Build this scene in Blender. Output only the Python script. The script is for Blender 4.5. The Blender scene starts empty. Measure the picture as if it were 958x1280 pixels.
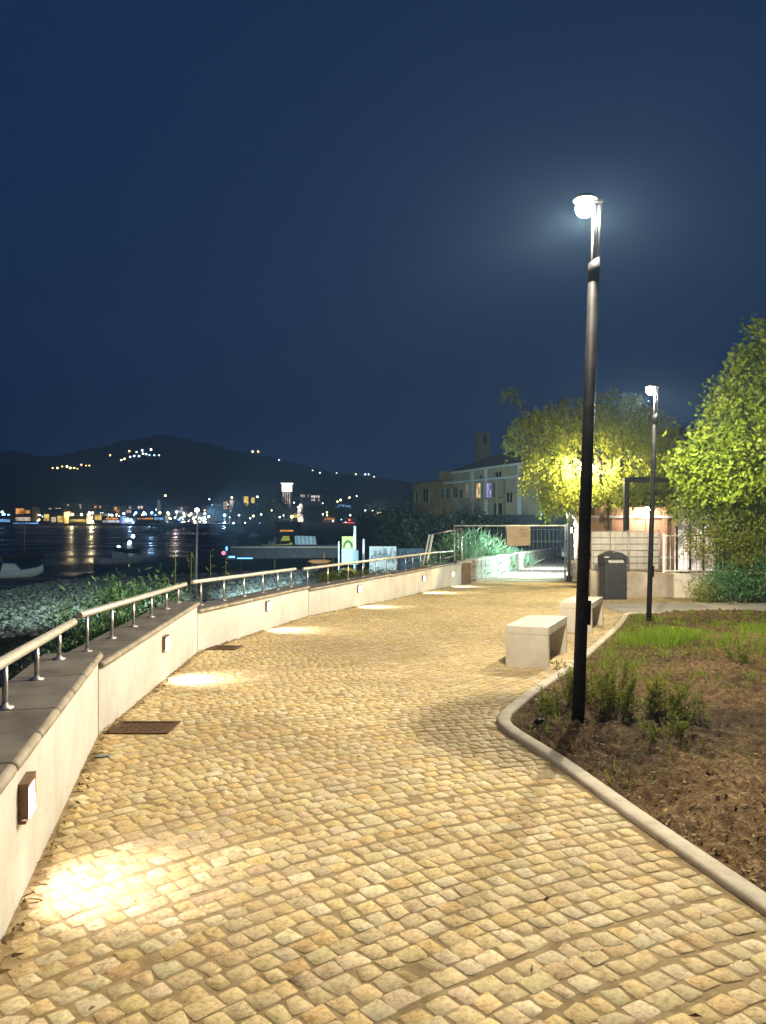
import bpy, bmesh, math, random
import numpy as np
from mathutils import Vector, Matrix

random.seed(7); RNG = np.random.default_rng(11)
S = bpy.context.scene
C = S.collection
F = 924.0; CX = 479.0; CY = 640.0; H0 = 1.55; SL = 0.035
PI = math.pi

def px(x, y, Y):                      # photo pixel at depth Y -> world point
    return Vector(((x - CX) * Y / F, Y, H0 + (CY - y) * Y / F))

def interp(x, pts):
    if x <= pts[0][0]:
        return pts[0][1]
    for (a, b), (c, d) in zip(pts, pts[1:]):
        if x <= c:
            return b + (d - b) * (x - a) / (c - a)
    return pts[-1][1]

def zp(y):                            # promenade level, falling gently away
    return -SL * y if y < 60 else -2.1 - (y - 60) * 0.006

def smooth(t):
    t = max(0.0, min(1.0, t)); return t * t * (3 - 2 * t)

# ------------------------------------------------------------------ materials
def new_mat(name):
    m = bpy.data.materials.new(name); m.use_nodes = True
    nt = m.node_tree; nt.nodes.clear()
    out = nt.nodes.new('ShaderNodeOutputMaterial')
    return m, nt, out

def N(nt, kind, **kw):
    n = nt.nodes.new(kind)
    for k, v in kw.items():
        if k in n.inputs: n.inputs[k].default_value = v
        else: setattr(n, k, v)
    return n

def surf(name, col, rough=0.6, metal=0.0, var=0.25, scale=4.0, bump=0.2, bscale=40.0, bdist=0.01,
         col2=None, attr=None, spec=0.4, detail=6.0):
    """Principled with a noise driven colour mix and bump, in object coordinates."""
    m, nt, out = new_mat(name); L = nt.links.new
    p = N(nt, 'ShaderNodeBsdfPrincipled'); p.inputs['Roughness'].default_value = rough
    p.inputs['Metallic'].default_value = metal
    p.inputs['Specular IOR Level'].default_value = spec
    tc = N(nt, 'ShaderNodeTexCoord')
    n1 = N(nt, 'ShaderNodeTexNoise', Scale=scale, Detail=detail, Roughness=0.65)
    L(tc.outputs['Object'], n1.inputs['Vector'])
    mix = N(nt, 'ShaderNodeMix', data_type='RGBA')
    a = (*col, 1); b = (*(col2 if col2 else [c * (1 - var) for c in col]), 1)
    mix.inputs[6].default_value = a; mix.inputs[7].default_value = b
    rmp = N(nt, 'ShaderNodeMapRange'); rmp.inputs[1].default_value = 0.35; rmp.inputs[2].default_value = 0.65
    L(n1.outputs['Fac'], rmp.inputs[0]); L(rmp.outputs[0], mix.inputs[0])
    src = mix.outputs[2]
    if attr:
        at = N(nt, 'ShaderNodeAttribute', attribute_name=attr)
        mu = N(nt, 'ShaderNodeMix', data_type='RGBA', blend_type='MULTIPLY'); mu.inputs[0].default_value = 1
        L(src, mu.inputs[6]); L(at.outputs['Color'], mu.inputs[7]); src = mu.outputs[2]
    L(src, p.inputs['Base Color'])
    if bump:
        n2 = N(nt, 'ShaderNodeTexNoise', Scale=bscale, Detail=5.0, Roughness=0.6)
        L(tc.outputs['Object'], n2.inputs['Vector'])
        bp = N(nt, 'ShaderNodeBump', Strength=bump, Distance=bdist)
        L(n2.outputs['Fac'], bp.inputs['Height']); L(bp.outputs['Normal'], p.inputs['Normal'])
    L(p.outputs[0], out.inputs[0])
    return m

def emit(name, col, strength, sample=False):
    m, nt, out = new_mat(name)
    e = N(nt, 'ShaderNodeEmission', Strength=strength); e.inputs['Color'].default_value = (*col, 1)
    nt.links.new(e.outputs[0], out.inputs[0])
    if not sample: m.cycles.emission_sampling = 'NONE'
    return m

def window_mat(name, col, strength, scale=1.2):
    """A lit room seen through glass: uneven bright patches."""
    m, nt, out = new_mat(name); L = nt.links.new
    tc = N(nt, 'ShaderNodeTexCoord'); n = N(nt, 'ShaderNodeTexNoise', Scale=scale, Detail=3.0)
    L(tc.outputs['Object'], n.inputs['Vector'])
    mr = N(nt, 'ShaderNodeMapRange'); mr.inputs[1].default_value = .35; mr.inputs[2].default_value = .65
    mr.inputs[3].default_value = strength * .15; mr.inputs[4].default_value = strength
    L(n.outputs['Fac'], mr.inputs[0])
    e = N(nt, 'ShaderNodeEmission'); e.inputs['Color'].default_value = (*col, 1)
    L(mr.outputs[0], e.inputs['Strength']); L(e.outputs[0], out.inputs[0])
    m.cycles.emission_sampling = 'NONE'
    return m

def leaf_mat(name, a, b, trans=0.35, rough=0.45):
    m, nt, out = new_mat(name); L = nt.links.new
    at = N(nt, 'ShaderNodeAttribute', attribute_name='tint')
    mix = N(nt, 'ShaderNodeMix', data_type='RGBA')
    mix.inputs[6].default_value = (*a, 1); mix.inputs[7].default_value = (*b, 1)
    L(at.outputs['Fac'], mix.inputs[0])
    p = N(nt, 'ShaderNodeBsdfPrincipled'); p.inputs['Roughness'].default_value = rough
    p.inputs['Specular IOR Level'].default_value = .35
    L(mix.outputs[2], p.inputs['Base Color'])
    t = N(nt, 'ShaderNodeBsdfTranslucent'); L(mix.outputs[2], t.inputs['Color'])
    ms = N(nt, 'ShaderNodeMixShader'); ms.inputs[0].default_value = trans
    L(p.outputs[0], ms.inputs[1]); L(t.outputs[0], ms.inputs[2]); L(ms.outputs[0], out.inputs[0])
    return m

def sett_mat():
    m, nt, out = new_mat('limestone_setts'); L = nt.links.new
    tc = N(nt, 'ShaderNodeTexCoord'); at = N(nt, 'ShaderNodeAttribute', attribute_name='tint')
    p = N(nt, 'ShaderNodeBsdfPrincipled'); p.inputs['Specular IOR Level'].default_value = .2
    n1 = N(nt, 'ShaderNodeTexNoise', Scale=48.0, Detail=8.0, Roughness=.78)
    n2 = N(nt, 'ShaderNodeTexNoise', Scale=16.0, Detail=5.0, Distortion=2.2)
    n3 = N(nt, 'ShaderNodeTexNoise', Scale=.55, Detail=3.0)
    v = N(nt, 'ShaderNodeTexVoronoi', Scale=38.0)
    for n in (n1, n2, n3, v): L(tc.outputs['Object'], n.inputs['Vector'])
    mul = N(nt, 'ShaderNodeMix', data_type='RGBA', blend_type='MULTIPLY'); mul.inputs[0].default_value = .75
    L(at.outputs['Color'], mul.inputs[6])
    r1 = N(nt, 'ShaderNodeValToRGB'); e = r1.color_ramp.elements
    e[0].position = .38; e[0].color = (.56, .43, .29, 1); e[1].position = .54; e[1].color = (1.05, 1.02, .98, 1)
    L(n1.outputs['Fac'], r1.inputs[0]); L(r1.outputs[0], mul.inputs[7])
    # rusty veins
    r2 = N(nt, 'ShaderNodeValToRGB'); e = r2.color_ramp.elements
    e[0].position = .56; e[0].color = (1, 1, 1, 1); e[1].position = .70; e[1].color = (.68, .52, .31, 1)
    L(n2.outputs['Fac'], r2.inputs[0])
    mul2 = N(nt, 'ShaderNodeMix', data_type='RGBA', blend_type='MULTIPLY'); mul2.inputs[0].default_value = .8
    L(mul.outputs[2], mul2.inputs[6]); L(r2.outputs[0], mul2.inputs[7])
    # worn dusty areas
    r3 = N(nt, 'ShaderNodeValToRGB'); e = r3.color_ramp.elements
    e[0].position = .38; e[0].color = (.80, .78, .76, 1); e[1].position = .6; e[1].color = (1.04, 1.03, 1.0, 1)
    L(n3.outputs['Fac'], r3.inputs[0])
    mul3 = N(nt, 'ShaderNodeMix', data_type='RGBA', blend_type='MULTIPLY'); mul3.inputs[0].default_value = 1
    L(mul2.outputs[2], mul3.inputs[6]); L(r3.outputs[0], mul3.inputs[7])
    # small pits
    pit = N(nt, 'ShaderNodeMapRange'); pit.inputs[1].default_value = .05; pit.inputs[2].default_value = .13
    pit.inputs[3].default_value = .45; pit.inputs[4].default_value = 1
    L(v.outputs['Distance'], pit.inputs[0])
    mul4 = N(nt, 'ShaderNodeMix', data_type='RGBA', blend_type='MULTIPLY'); mul4.inputs[0].default_value = .7
    L(mul3.outputs[2], mul4.inputs[6]); L(pit.outputs[0], mul4.inputs[7])
    L(mul4.outputs[2], p.inputs['Base Color'])
    rr = N(nt, 'ShaderNodeMapRange'); rr.inputs[3].default_value = .62; rr.inputs[4].default_value = .92
    L(n1.outputs['Fac'], rr.inputs[0]); L(rr.outputs[0], p.inputs['Roughness'])
    ad = N(nt, 'ShaderNodeMath', operation='ADD'); L(n1.outputs['Fac'], ad.inputs[0]); L(pit.outputs[0], ad.inputs[1])
    bp = N(nt, 'ShaderNodeBump', Strength=.45, Distance=.006)
    L(ad.outputs[0], bp.inputs['Height']); L(bp.outputs['Normal'], p.inputs['Normal'])
    L(p.outputs[0], out.inputs[0])
    return m

def soil_mat():
    m, nt, out = new_mat('bed_soil'); L = nt.links.new
    tc = N(nt, 'ShaderNodeTexCoord')
    p = N(nt, 'ShaderNodeBsdfPrincipled', Roughness=.95); p.inputs['Specular IOR Level'].default_value = .1
    n1 = N(nt, 'ShaderNodeTexNoise', Scale=14.0, Detail=9.0, Roughness=.75)
    n2 = N(nt, 'ShaderNodeTexNoise', Scale=1.1, Detail=4.0)
    n3 = N(nt, 'ShaderNodeTexNoise', Scale=70.0, Detail=4.0)
    for n in (n1, n2, n3): L(tc.outputs['Object'], n.inputs['Vector'])
    r = N(nt, 'ShaderNodeValToRGB'); e = r.color_ramp.elements
    e[0].position = .34; e[0].color = (.04, .025, .013, 1); e[1].position = .68; e[1].color = (.33, .23, .12, 1)
    q = e.new(.52); q.color = (.15, .095, .048, 1)
    L(n1.outputs['Fac'], r.inputs[0])
    r2 = N(nt, 'ShaderNodeValToRGB'); e = r2.color_ramp.elements
    e[0].position = .38; e[0].color = (.62, .58, .52, 1); e[1].position = .62; e[1].color = (1.15, 1.12, 1, 1)
    L(n2.outputs['Fac'], r2.inputs[0])
    mu = N(nt, 'ShaderNodeMix', data_type='RGBA', blend_type='MULTIPLY'); mu.inputs[0].default_value = 1
    L(r.outputs[0], mu.inputs[6]); L(r2.outputs[0], mu.inputs[7]); L(mu.outputs[2], p.inputs['Base Color'])
    bp = N(nt, 'ShaderNodeBump', Strength=.8, Distance=.02); L(n3.outputs['Fac'], bp.inputs['Height'])
    L(bp.outputs['Normal'], p.inputs['Normal']); L(p.outputs[0], out.inputs[0])
    return m

def water_mat():
    m, nt, out = new_mat('sea_water'); L = nt.links.new
    tc = N(nt, 'ShaderNodeTexCoord')
    p = N(nt, 'ShaderNodeBsdfPrincipled', Roughness=.16); p.inputs['Base Color'].default_value = (.005, .014, .028, 1)
    p.inputs['IOR'].default_value = 1.333
    mp = N(nt, 'ShaderNodeMapping'); mp.inputs['Scale'].default_value = (.16, 1.0, 1)
    L(tc.outputs['Object'], mp.inputs['Vector'])
    n1 = N(nt, 'ShaderNodeTexNoise', Scale=.55, Detail=4.0, Roughness=.5)
    n2 = N(nt, 'ShaderNodeTexNoise', Scale=2.3, Detail=3.0)
    L(mp.outputs[0], n1.inputs['Vector']); L(mp.outputs[0], n2.inputs['Vector'])
    n3 = N(nt, 'ShaderNodeTexNoise', Scale=.09, Detail=3.0); mp3 = N(nt, 'ShaderNodeMapping'); mp3.inputs['Scale'].default_value = (.5, 1.6, 1); L(tc.outputs['Object'], mp3.inputs['Vector']); L(mp3.outputs[0], n3.inputs['Vector'])
    mr = N(nt, 'ShaderNodeMapRange'); mr.inputs[1].default_value = .42; mr.inputs[2].default_value = .58; mr.inputs[3].default_value = .22; mr.inputs[4].default_value = .5; L(n3.outputs['Fac'], mr.inputs[0]); L(mr.outputs[0], p.inputs['Roughness'])
    ad = N(nt, 'ShaderNodeMath', operation='MULTIPLY_ADD'); L(n2.outputs['Fac'], ad.inputs[0]); ad.inputs[1].default_value = .35
    L(n1.outputs['Fac'], ad.inputs[2])
    bp = N(nt, 'ShaderNodeBump', Strength=1.0, Distance=.9)
    L(ad.outputs[0], bp.inputs['Height']); L(bp.outputs['Normal'], p.inputs['Normal']); L(p.outputs[0], out.inputs[0])
    return m

M = {}
M['sett'] = sett_mat()
M['joint'] = surf('joint_sand', (.40, .30, .16), .95, col2=(.25, .18, .09), scale=18, bump=.5, bscale=160, bdist=.004, spec=.1)
M['plaster'] = surf('wall_plaster', (.60, .55, .46), .8, col2=(.50, .455, .375), scale=1.6, bump=.15, bscale=90, bdist=.003, spec=.2)
def plaster():
    m, nt, out = new_mat('wall_plaster'); L = nt.links.new
    tc = N(nt, 'ShaderNodeTexCoord'); p = N(nt, 'ShaderNodeBsdfPrincipled', Roughness=.85); p.inputs['Specular IOR Level'].default_value = .2
    mp = N(nt, 'ShaderNodeMapping'); mp.inputs['Scale'].default_value = (3.1, 3.1, .8); L(tc.outputs['Object'], mp.inputs['Vector'])
    n1 = N(nt, 'ShaderNodeTexNoise', Scale=1.0, Detail=6.0, Roughness=.7); L(mp.outputs[0], n1.inputs['Vector'])
    n2 = N(nt, 'ShaderNodeTexNoise', Scale=1.7, Detail=7.0, Roughness=.7); n3 = N(nt, 'ShaderNodeTexNoise', Scale=80.0, Detail=5.0); n4 = N(nt, 'ShaderNodeTexNoise', Scale=14.0, Detail=6.0, Roughness=.75)
    for n in (n2, n3, n4): L(tc.outputs['Object'], n.inputs['Vector'])
    cur = None
    for n, a, b_, c in ((n1, .30, .46, (.90, .88, .85)), (n2, .38, .60, (.84, .82, .79)), (n4, .30, .40, (.84, .80, .74))):
        r = N(nt, 'ShaderNodeValToRGB'); e = r.color_ramp.elements; e[0].position = a; e[0].color = (*c, 1); e[1].position = b_; e[1].color = (1, 1, 1, 1); L(n.outputs['Fac'], r.inputs[0])
        mu = N(nt, 'ShaderNodeMix', data_type='RGBA', blend_type='MULTIPLY'); mu.inputs[0].default_value = 1
        if cur is None: mu.inputs[6].default_value = (.62, .60, .56, 1)
        else: L(cur, mu.inputs[6])
        L(r.outputs[0], mu.inputs[7]); cur = mu.outputs[2]
    L(cur, p.inputs['Base Color']); bp = N(nt, 'ShaderNodeBump', Strength=.2, Distance=.004); L(n3.outputs['Fac'], bp.inputs['Height']); L(bp.outputs['Normal'], p.inputs['Normal']); L(p.outputs[0], out.inputs[0])
    return m
M['plaster'] = plaster()
M['coping'] = surf('grey_coping_stone', (.20, .18, .155), .45, col2=(.10, .09, .078), scale=3.2, bump=.15, bscale=60, bdist=.003)
M['copingedge'] = surf('coping_edge_stone', (.36, .31, .24), .6, col2=(.22, .18, .13), scale=8, bump=.25, bscale=70, bdist=.004)
M['steel'] = surf('brushed_steel', (.62, .60, .56), .38, metal=.85, col2=(.50, .48, .44), scale=20, bump=.03, bscale=200)
M['railtube'] = surf('painted_rail_tube', (.60, .56, .48), .42, metal=.35, col2=(.50, .46, .39), scale=9, bump=.03, bscale=150)
M['blackmetal'] = surf('black_powder_coat', (.010, .010, .011), .6, spec=.12, col2=(.030, .030, .032), scale=12, bump=.06, bscale=250, bdist=.002)
M['concrete'] = surf('smooth_pale_concrete', (.66, .61, .51), .75, col2=(.53, .475, .385), scale=2.6, bump=.2, bscale=120, bdist=.002, spec=.25)
M['kerb'] = surf('kerb_limestone', (.62, .55, .43), .8, col2=(.44, .38, .285), scale=7, bump=.4, bscale=80, bdist=.004, spec=.2)
M['soil'] = soil_mat()
M['litter'] = surf('dry_leaf', (.38, .27, .13), .8, col2=(.18, .11, .05), scale=30, bump=0, attr='tint')
M['greyconc'] = surf('weathered_concrete', (.46, .40, .32), .9, col2=(.30, .25, .19), scale=2.1, bump=.4, bscale=30, bdist=.01, spec=.2)
M['walkconc'] = surf('walkway_concrete', (.48, .44, .36), .9, col2=(.34, .30, .24), scale=1.3, bump=.3, bscale=50, bdist=.006, spec=.2)
M['stonewall'] = surf('rubble_stone', (.50, .48, .43), .9, col2=(.20, .18, .15), scale=5.5, bump=.9, bscale=9, bdist=.05, spec=.2)
M['bin'] = surf('dark_grey_bin_plastic', (.040, .042, .046), .5, col2=(.028, .029, .032), scale=10, bump=.08, bscale=180, bdist=.002)
M['binflap'] = surf('pale_grey_plastic', (.42, .42, .40), .5, var=.2, scale=12, bump=.05)
M['bronze'] = surf('bronze_frame', (.20, .115, .07), .45, metal=.3, var=.3, scale=30, bump=.05)
M['lens'] = emit('wall_light_lens', (1, .90, .86), 22.0)
M['led'] = emit('lamp_led', (1, .90, .72), 260.0)
M['ledwarm'] = emit('lamp_led_warm', (1, .88, .50), 120.0)
M['ledcool'] = emit('added_lamp_led_cool', (.72, 1, .95), 60.0)
M['rust'] = surf('rusty_iron', (.14, .075, .035), .8, metal=.2, col2=(.065, .038, .02), scale=25, bump=.4, bscale=90, bdist=.004)
M['card'] = surf('brown_cardboard', (.52, .40, .27), .9, var=.15, scale=5, bump=.1)
M['ink'] = surf('faded_ink', (.22, .15, .10), .9, var=.2, bump=0)
M['white'] = surf('white_paint', (.74, .74, .72), .6, var=.18, scale=3, bump=.05)
M['panelgrey'] = surf('grey_hoarding_board', (.38, .355, .30), .8, col2=(.30, .275, .23), scale=1.8, bump=.1)
M['wire'] = surf('galvanised_wire', (.34, .33, .31), .5, metal=.5, var=.2, bump=0)
M['darkwire'] = surf('dark_fence_wire', (.07, .07, .065), .6, metal=.2, var=.2, bump=0)
M['terracotta'] = surf('terracotta_render', (.50, .30, .20), .85, col2=(.40, .23, .15), scale=1.5, bump=.2)
M['cream'] = surf('cream_render', (.52, .40, .22), .9, col2=(.33, .28, .19), scale=.8, bump=.1)
M['ochre'] = surf('ochre_render', (.52, .32, .10), .9, col2=(.30, .18, .06), scale=.8, bump=.1)
M['tile'] = surf('roof_tile', (.12, .07, .05), .9, var=.4, scale=3, bump=.5, bscale=6, bdist=.05)
M['glassdark'] = surf('dark_window_glass', (.012, .015, .02), .08, var=.3, bump=0, spec=.6)
M['brick'] = surf('old_brick', (.24, .17, .12), .9, col2=(.15, .10, .07), scale=4, bump=.5, bscale=12, bdist=.03)
M['darkwall'] = surf('dark_stone_wall', (.075, .075, .08), .9, var=.4, scale=1.2, bump=.4, bscale=5, bdist=.04)
M['bark'] = surf('rough_bark', (.11, .075, .045), .95, col2=(.05, .033, .02), scale=7, bump=.9, bscale=14, bdist=.03)
M['stem'] = surf('green_stem', (.10, .12, .04), .8, var=.3, bump=0)
M['leafbig'] = leaf_mat('broad_citrus_leaf', (.12, .20, .015), (.30, .38, .035), .30)
M['leafpep'] = leaf_mat('weeping_leaf', (.15, .20, .03), (.34, .36, .06), .5)
M['leaffeather'] = leaf_mat('feathery_leaf', (.06, .13, .025), (.19, .19, .02), .35)
M['leafdark'] = leaf_mat('dark_evergreen_leaf', (.012, .022, .012), (.03, .045, .022), .2)
M['leafbush'] = leaf_mat('bush_leaf', (.05, .14, .05), (.13, .26, .10), .3)
M['leafagap'] = leaf_mat('strap_leaf', (.10, .26, .13), (.30, .45, .28), .3)
M['grass'] = leaf_mat('grass_blade', (.12, .25, .012), (.32, .44, .04), .4)
M['weed'] = leaf_mat('weed_leaf', (.13, .19, .025), (.34, .35, .07), .45)
M['leafpale'] = leaf_mat('pale_shore_leaf', (.10, .16, .10), (.26, .32, .22), .3)
M['sea'] = water_mat()

# ------------------------------------------------------------------ mesh helper
class MB:
    def __init__(s): s.bm = bmesh.new()
    def box(s, c, d, rz=0, mi=0, M4=None, bev=0):
        b = bmesh.new(); bmesh.ops.create_cube(b, size=1)
        for v in b.verts: v.co = Vector((v.co.x * d[0], v.co.y * d[1], v.co.z * d[2]))
        if bev: bmesh.ops.bevel(b, geom=list(b.edges), offset=bev, segments=2, profile=.5, affect='EDGES')
        mt = Matrix.Translation(c) @ Matrix.Rotation(rz, 4, 'Z')
        if M4 is not None: mt = M4 @ mt
        b.transform(mt); s._add(b, mi); return s
    def _add(s, b, mi=0):
        mp = {}
        for v in b.verts: mp[v] = s.bm.verts.new(v.co)
        for f in b.faces:
            try:
                nf = s.bm.faces.new([mp[v] for v in f.verts]); nf.material_index = mi; nf.smooth = f.smooth
            except ValueError: pass
        b.free()
    def tube(s, pts, r, n=10, mi=0, cap=True, smooth_=True):
        pts = [Vector(p) for p in pts]; rs = r if isinstance(r, (list, tuple)) else [r] * len(pts)
        rings = []
        for i, p in enumerate(pts):
            t = (pts[min(i + 1, len(pts) - 1)] - pts[max(i - 1, 0)]).normalized()
            a = Vector((0, 0, 1)) if abs(t.z) < .9 else Vector((1, 0, 0))
            u = t.cross(a).normalized(); w = t.cross(u).normalized()
            rings.append([s.bm.verts.new(p + (u * math.cos(2 * PI * k / n) + w * math.sin(2 * PI * k / n)) * rs[i]) for k in range(n)])
        for a, b in zip(rings, rings[1:]):
            for k in range(n):
                f = s.bm.faces.new((a[k], a[(k + 1) % n], b[(k + 1) % n], b[k])); f.smooth = smooth_; f.material_index = mi
        if cap:
            for rg in (rings[0], rings[-1]):
                f = s.bm.faces.new(rg); f.material_index = mi
        return s
    def prism(s, poly, d, mi=0):               # closed 3-D polygon extruded by vector d
        d = Vector(d); a = [s.bm.verts.new(Vector(p)) for p in poly]; b = [s.bm.verts.new(Vector(p) + d) for p in poly]
        n = len(a); fs = [s.bm.faces.new(a), s.bm.faces.new(list(reversed(b)))]
        for k in range(n): fs.append(s.bm.faces.new((a[k], b[k], b[(k + 1) % n], a[(k + 1) % n])))
        for f in fs: f.material_index = mi
        return s
    def hexa(s, b, t, mi=0):                   # 4 bottom points, 4 top points
        bv = [s.bm.verts.new(Vector(p)) for p in b]; tv = [s.bm.verts.new(Vector(p)) for p in t]
        fs = [s.bm.faces.new(bv[::-1]), s.bm.faces.new(tv)]
        for k in range(4): fs.append(s.bm.faces.new((bv[k], bv[(k + 1) % 4], tv[(k + 1) % 4], tv[k])))
        for f in fs: f.material_index = mi
        return s
    def ball(s, c, r, sc=(1, 1, 1), sub=2, mi=0):
        b = bmesh.new(); bmesh.ops.create_icosphere(b, subdivisions=sub, radius=r)
        for v in b.verts: v.co = Vector((v.co.x * sc[0], v.co.y * sc[1], v.co.z * sc[2])) + Vector(c)
        for f in b.faces: f.smooth = True
        s._add(b, mi); return s
    def lathe(s, prof, c=(0, 0, 0), n=20, mi=0):
        rings = [[s.bm.verts.new(Vector(c) + Vector((r * math.cos(2 * PI * k / n), r * math.sin(2 * PI * k / n), z))) for k in range(n)] for r, z in prof]
        for a, b in zip(rings, rings[1:]):
            for k in range(n):
                f = s.bm.faces.new((a[k], a[(k + 1) % n], b[(k + 1) % n], b[k])); f.smooth = True; f.material_index = mi
        for rg in (rings[0], rings[-1]):
            f = s.bm.faces.new(rg); f.material_index = mi
        return s
    def build(s, name, mats, parent=None, loc=None):
        bmesh.ops.recalc_face_normals(s.bm, faces=list(s.bm.faces))
        me = bpy.data.meshes.new(name); s.bm.to_mesh(me); s.bm.free()
        for m in (mats if isinstance(mats, (list, tuple)) else [mats]): me.materials.append(m)
        o = bpy.data.objects.new(name, me); C.objects.link(o)
        if parent: o.parent = parent
        if loc is not None: o.location = loc
        return o

def npmesh(name, verts, faces, mat, parent=None, tint=None, color=None, loc=None, smooth_=False):
    me = bpy.data.meshes.new(name)
    nv, nf = len(verts), len(faces); k = faces.shape[1]
    me.vertices.add(nv); me.vertices.foreach_set('co', np.asarray(verts, np.float32).ravel())
    me.loops.add(nf * k); me.loops.foreach_set('vertex_index', np.asarray(faces, np.int32).ravel())
    me.polygons.add(nf); me.polygons.foreach_set('loop_start', np.arange(0, nf * k, k, dtype=np.int32))
    me.polygons.foreach_set('loop_total', np.full(nf, k, np.int32))
    if smooth_: me.polygons.foreach_set('use_smooth', np.ones(nf, bool))
    me.update(calc_edges=True); me.validate()
    if tint is not None:
        a = me.attributes.new('tint', 'FLOAT', 'POINT'); a.data.foreach_set('value', np.asarray(tint, np.float32))
    if color is not None:
        a = me.attributes.new('tint', 'FLOAT_COLOR', 'POINT'); a.data.foreach_set('color', np.asarray(color, np.float32).ravel())
    me.materials.append(mat)
    o = bpy.data.objects.new(name, me); C.objects.link(o)
    if parent: o.parent = parent
    if loc is not None: o.location = loc
    return o

def tag(o, label, cat, group=None, kind=None):
    if label: o['label'] = label
    if cat: o['category'] = cat
    if group: o['group'] = group
    if kind: o['kind'] = kind
    return o

def thing(name, label, cat, loc=(0, 0, 0), rz=0, group=None, slope=False):
    o = bpy.data.objects.new(name, None); C.objects.link(o); o.empty_display_size = .2
    if slope:
        o.matrix_world = Matrix.Translation(loc) @ Matrix.Rotation(-math.atan(SL), 4, 'X') @ Matrix.Rotation(rz, 4, 'Z')
    else:
        o.location = loc; o.rotation_euler = (0, 0, rz)
    return tag(o, label, cat, group)

def struct(o): o['kind'] = 'structure'; return o

def copy_thing(o, loc, rz=0, scale=None, label=None):
    c = o.copy(); C.objects.link(c); c.location = loc; c.rotation_euler = (0, 0, rz)
    if scale: c.scale = scale
    if label: c['label'] = label
    for ch in list(o.children):
        d = ch.copy(); C.objects.link(d); d.parent = c
        for g in list(ch.children):
            e = g.copy(); C.objects.link(e); e.parent = d
    return c

def point_light(name, loc, power, col, parent=None, r=.06, kind='POINT', rot=None, angle=150, blend=.6):
    l = bpy.data.lights.new(name, kind); l.energy = power; l.color = col; l.shadow_soft_size = r
    if kind == 'SPOT': l.spot_size = math.radians(angle); l.spot_blend = blend
    o = bpy.data.objects.new(name, l); C.objects.link(o); o.location = loc
    if rot is not None: o.rotation_euler = rot
    if parent: o.parent = parent
    return o

def batwing(l, strength=1.0, cap=7.0, up=1.5, pw=2.4):
    """street-luminaire distribution: more light at high angles so that the ground is lit evenly"""
    l.use_nodes = True; nt = l.node_tree; nt.nodes.clear(); L = nt.links.new
    out = nt.nodes.new('ShaderNodeOutputLight'); em = nt.nodes.new('ShaderNodeEmission')
    tc = nt.nodes.new('ShaderNodeTexCoord'); sp = nt.nodes.new('ShaderNodeSeparateXYZ'); L(tc.outputs['Normal'], sp.inputs[0])
    rp = nt.nodes.new('ShaderNodeMapRange'); rp.inputs[1].default_value = -1; rp.inputs[2].default_value = 1; rp.inputs[3].default_value = 0; rp.inputs[4].default_value = 1
    L(sp.outputs[2], rp.inputs[0])
    cv = nt.nodes.new('ShaderNodeFloatCurve'); c = cv.mapping.curves[0]
    def val(z):
        if z < -.965: return .25
        if z < -.93: return .7
        if z < 0: return min(cap, (1 / max(.05, -z)) ** pw)
        return up + (cap * .8 - up) * max(0, 1 - z / .25) ** 1.5
    zs = [-1, -.97, -.955, -.93, -.9, -.8, -.7, -.6, -.5, -.4, -.3, -.15, 0, .1, .2, .3, .6, 1]
    pts = [((z + 1) / 2, val(z) / 10) for z in zs]
    c.points[0].location = pts[0]; c.points[1].location = pts[-1]
    for p in pts[1:-1]: c.points.new(*p)
    cv.mapping.update(); L(rp.outputs[0], cv.inputs['Value'])
    mu = nt.nodes.new('ShaderNodeMath'); mu.operation = 'MULTIPLY'; mu.inputs[1].default_value = 10 * strength
    L(cv.outputs[0], mu.inputs[0]); L(mu.outputs[0], em.inputs['Strength']); L(em.outputs[0], out.inputs[0])

def aim(d):
    return Vector(d).to_track_quat('-Z', 'Y').to_euler()

# ------------------------------------------------------------------ leaves
def rand_dirs(n, rng, up=0.0):
    d = rng.normal(size=(n, 3)); d[:, 2] += up
    return d / (np.linalg.norm(d, axis=1, keepdims=True) + 1e-9)

def leaves(name, pts, ln, wd, mat, parent=None, up=0.0, dirs=None, rng=RNG, fold=.25, tint=None, loc=None):
    pts = np.asarray(pts, float); n = len(pts)
    d = rand_dirs(n, rng, up) if dirs is None else dirs
    s = np.cross(d, rng.normal(size=(n, 3))); s /= (np.linalg.norm(s, axis=1, keepdims=True) + 1e-9)
    nn = np.cross(d, s)
    l = (ln * rng.uniform(.5, 1.4, n))[:, None]; w = (wd * rng.uniform(.6, 1.25, n))[:, None]
    v = np.empty((n, 4, 3))
    v[:, 0] = pts; v[:, 1] = pts + d * l * .5 + s * w * .5 + nn * w * fold
    v[:, 2] = pts + d * l; v[:, 3] = pts + d * l * .5 - s * w * .5 + nn * w * fold
    b = np.arange(n)[:, None] * 4
    f = np.concatenate([b + np.array([0, 1, 2]), b + np.array([0, 2, 3])])
    t = rng.uniform(0, 1, n) if tint is None else np.clip(tint, 0, 1)
    return npmesh(name, v.reshape(-1, 3), f, mat, parent, tint=np.repeat(t, 4), loc=loc)

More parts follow.
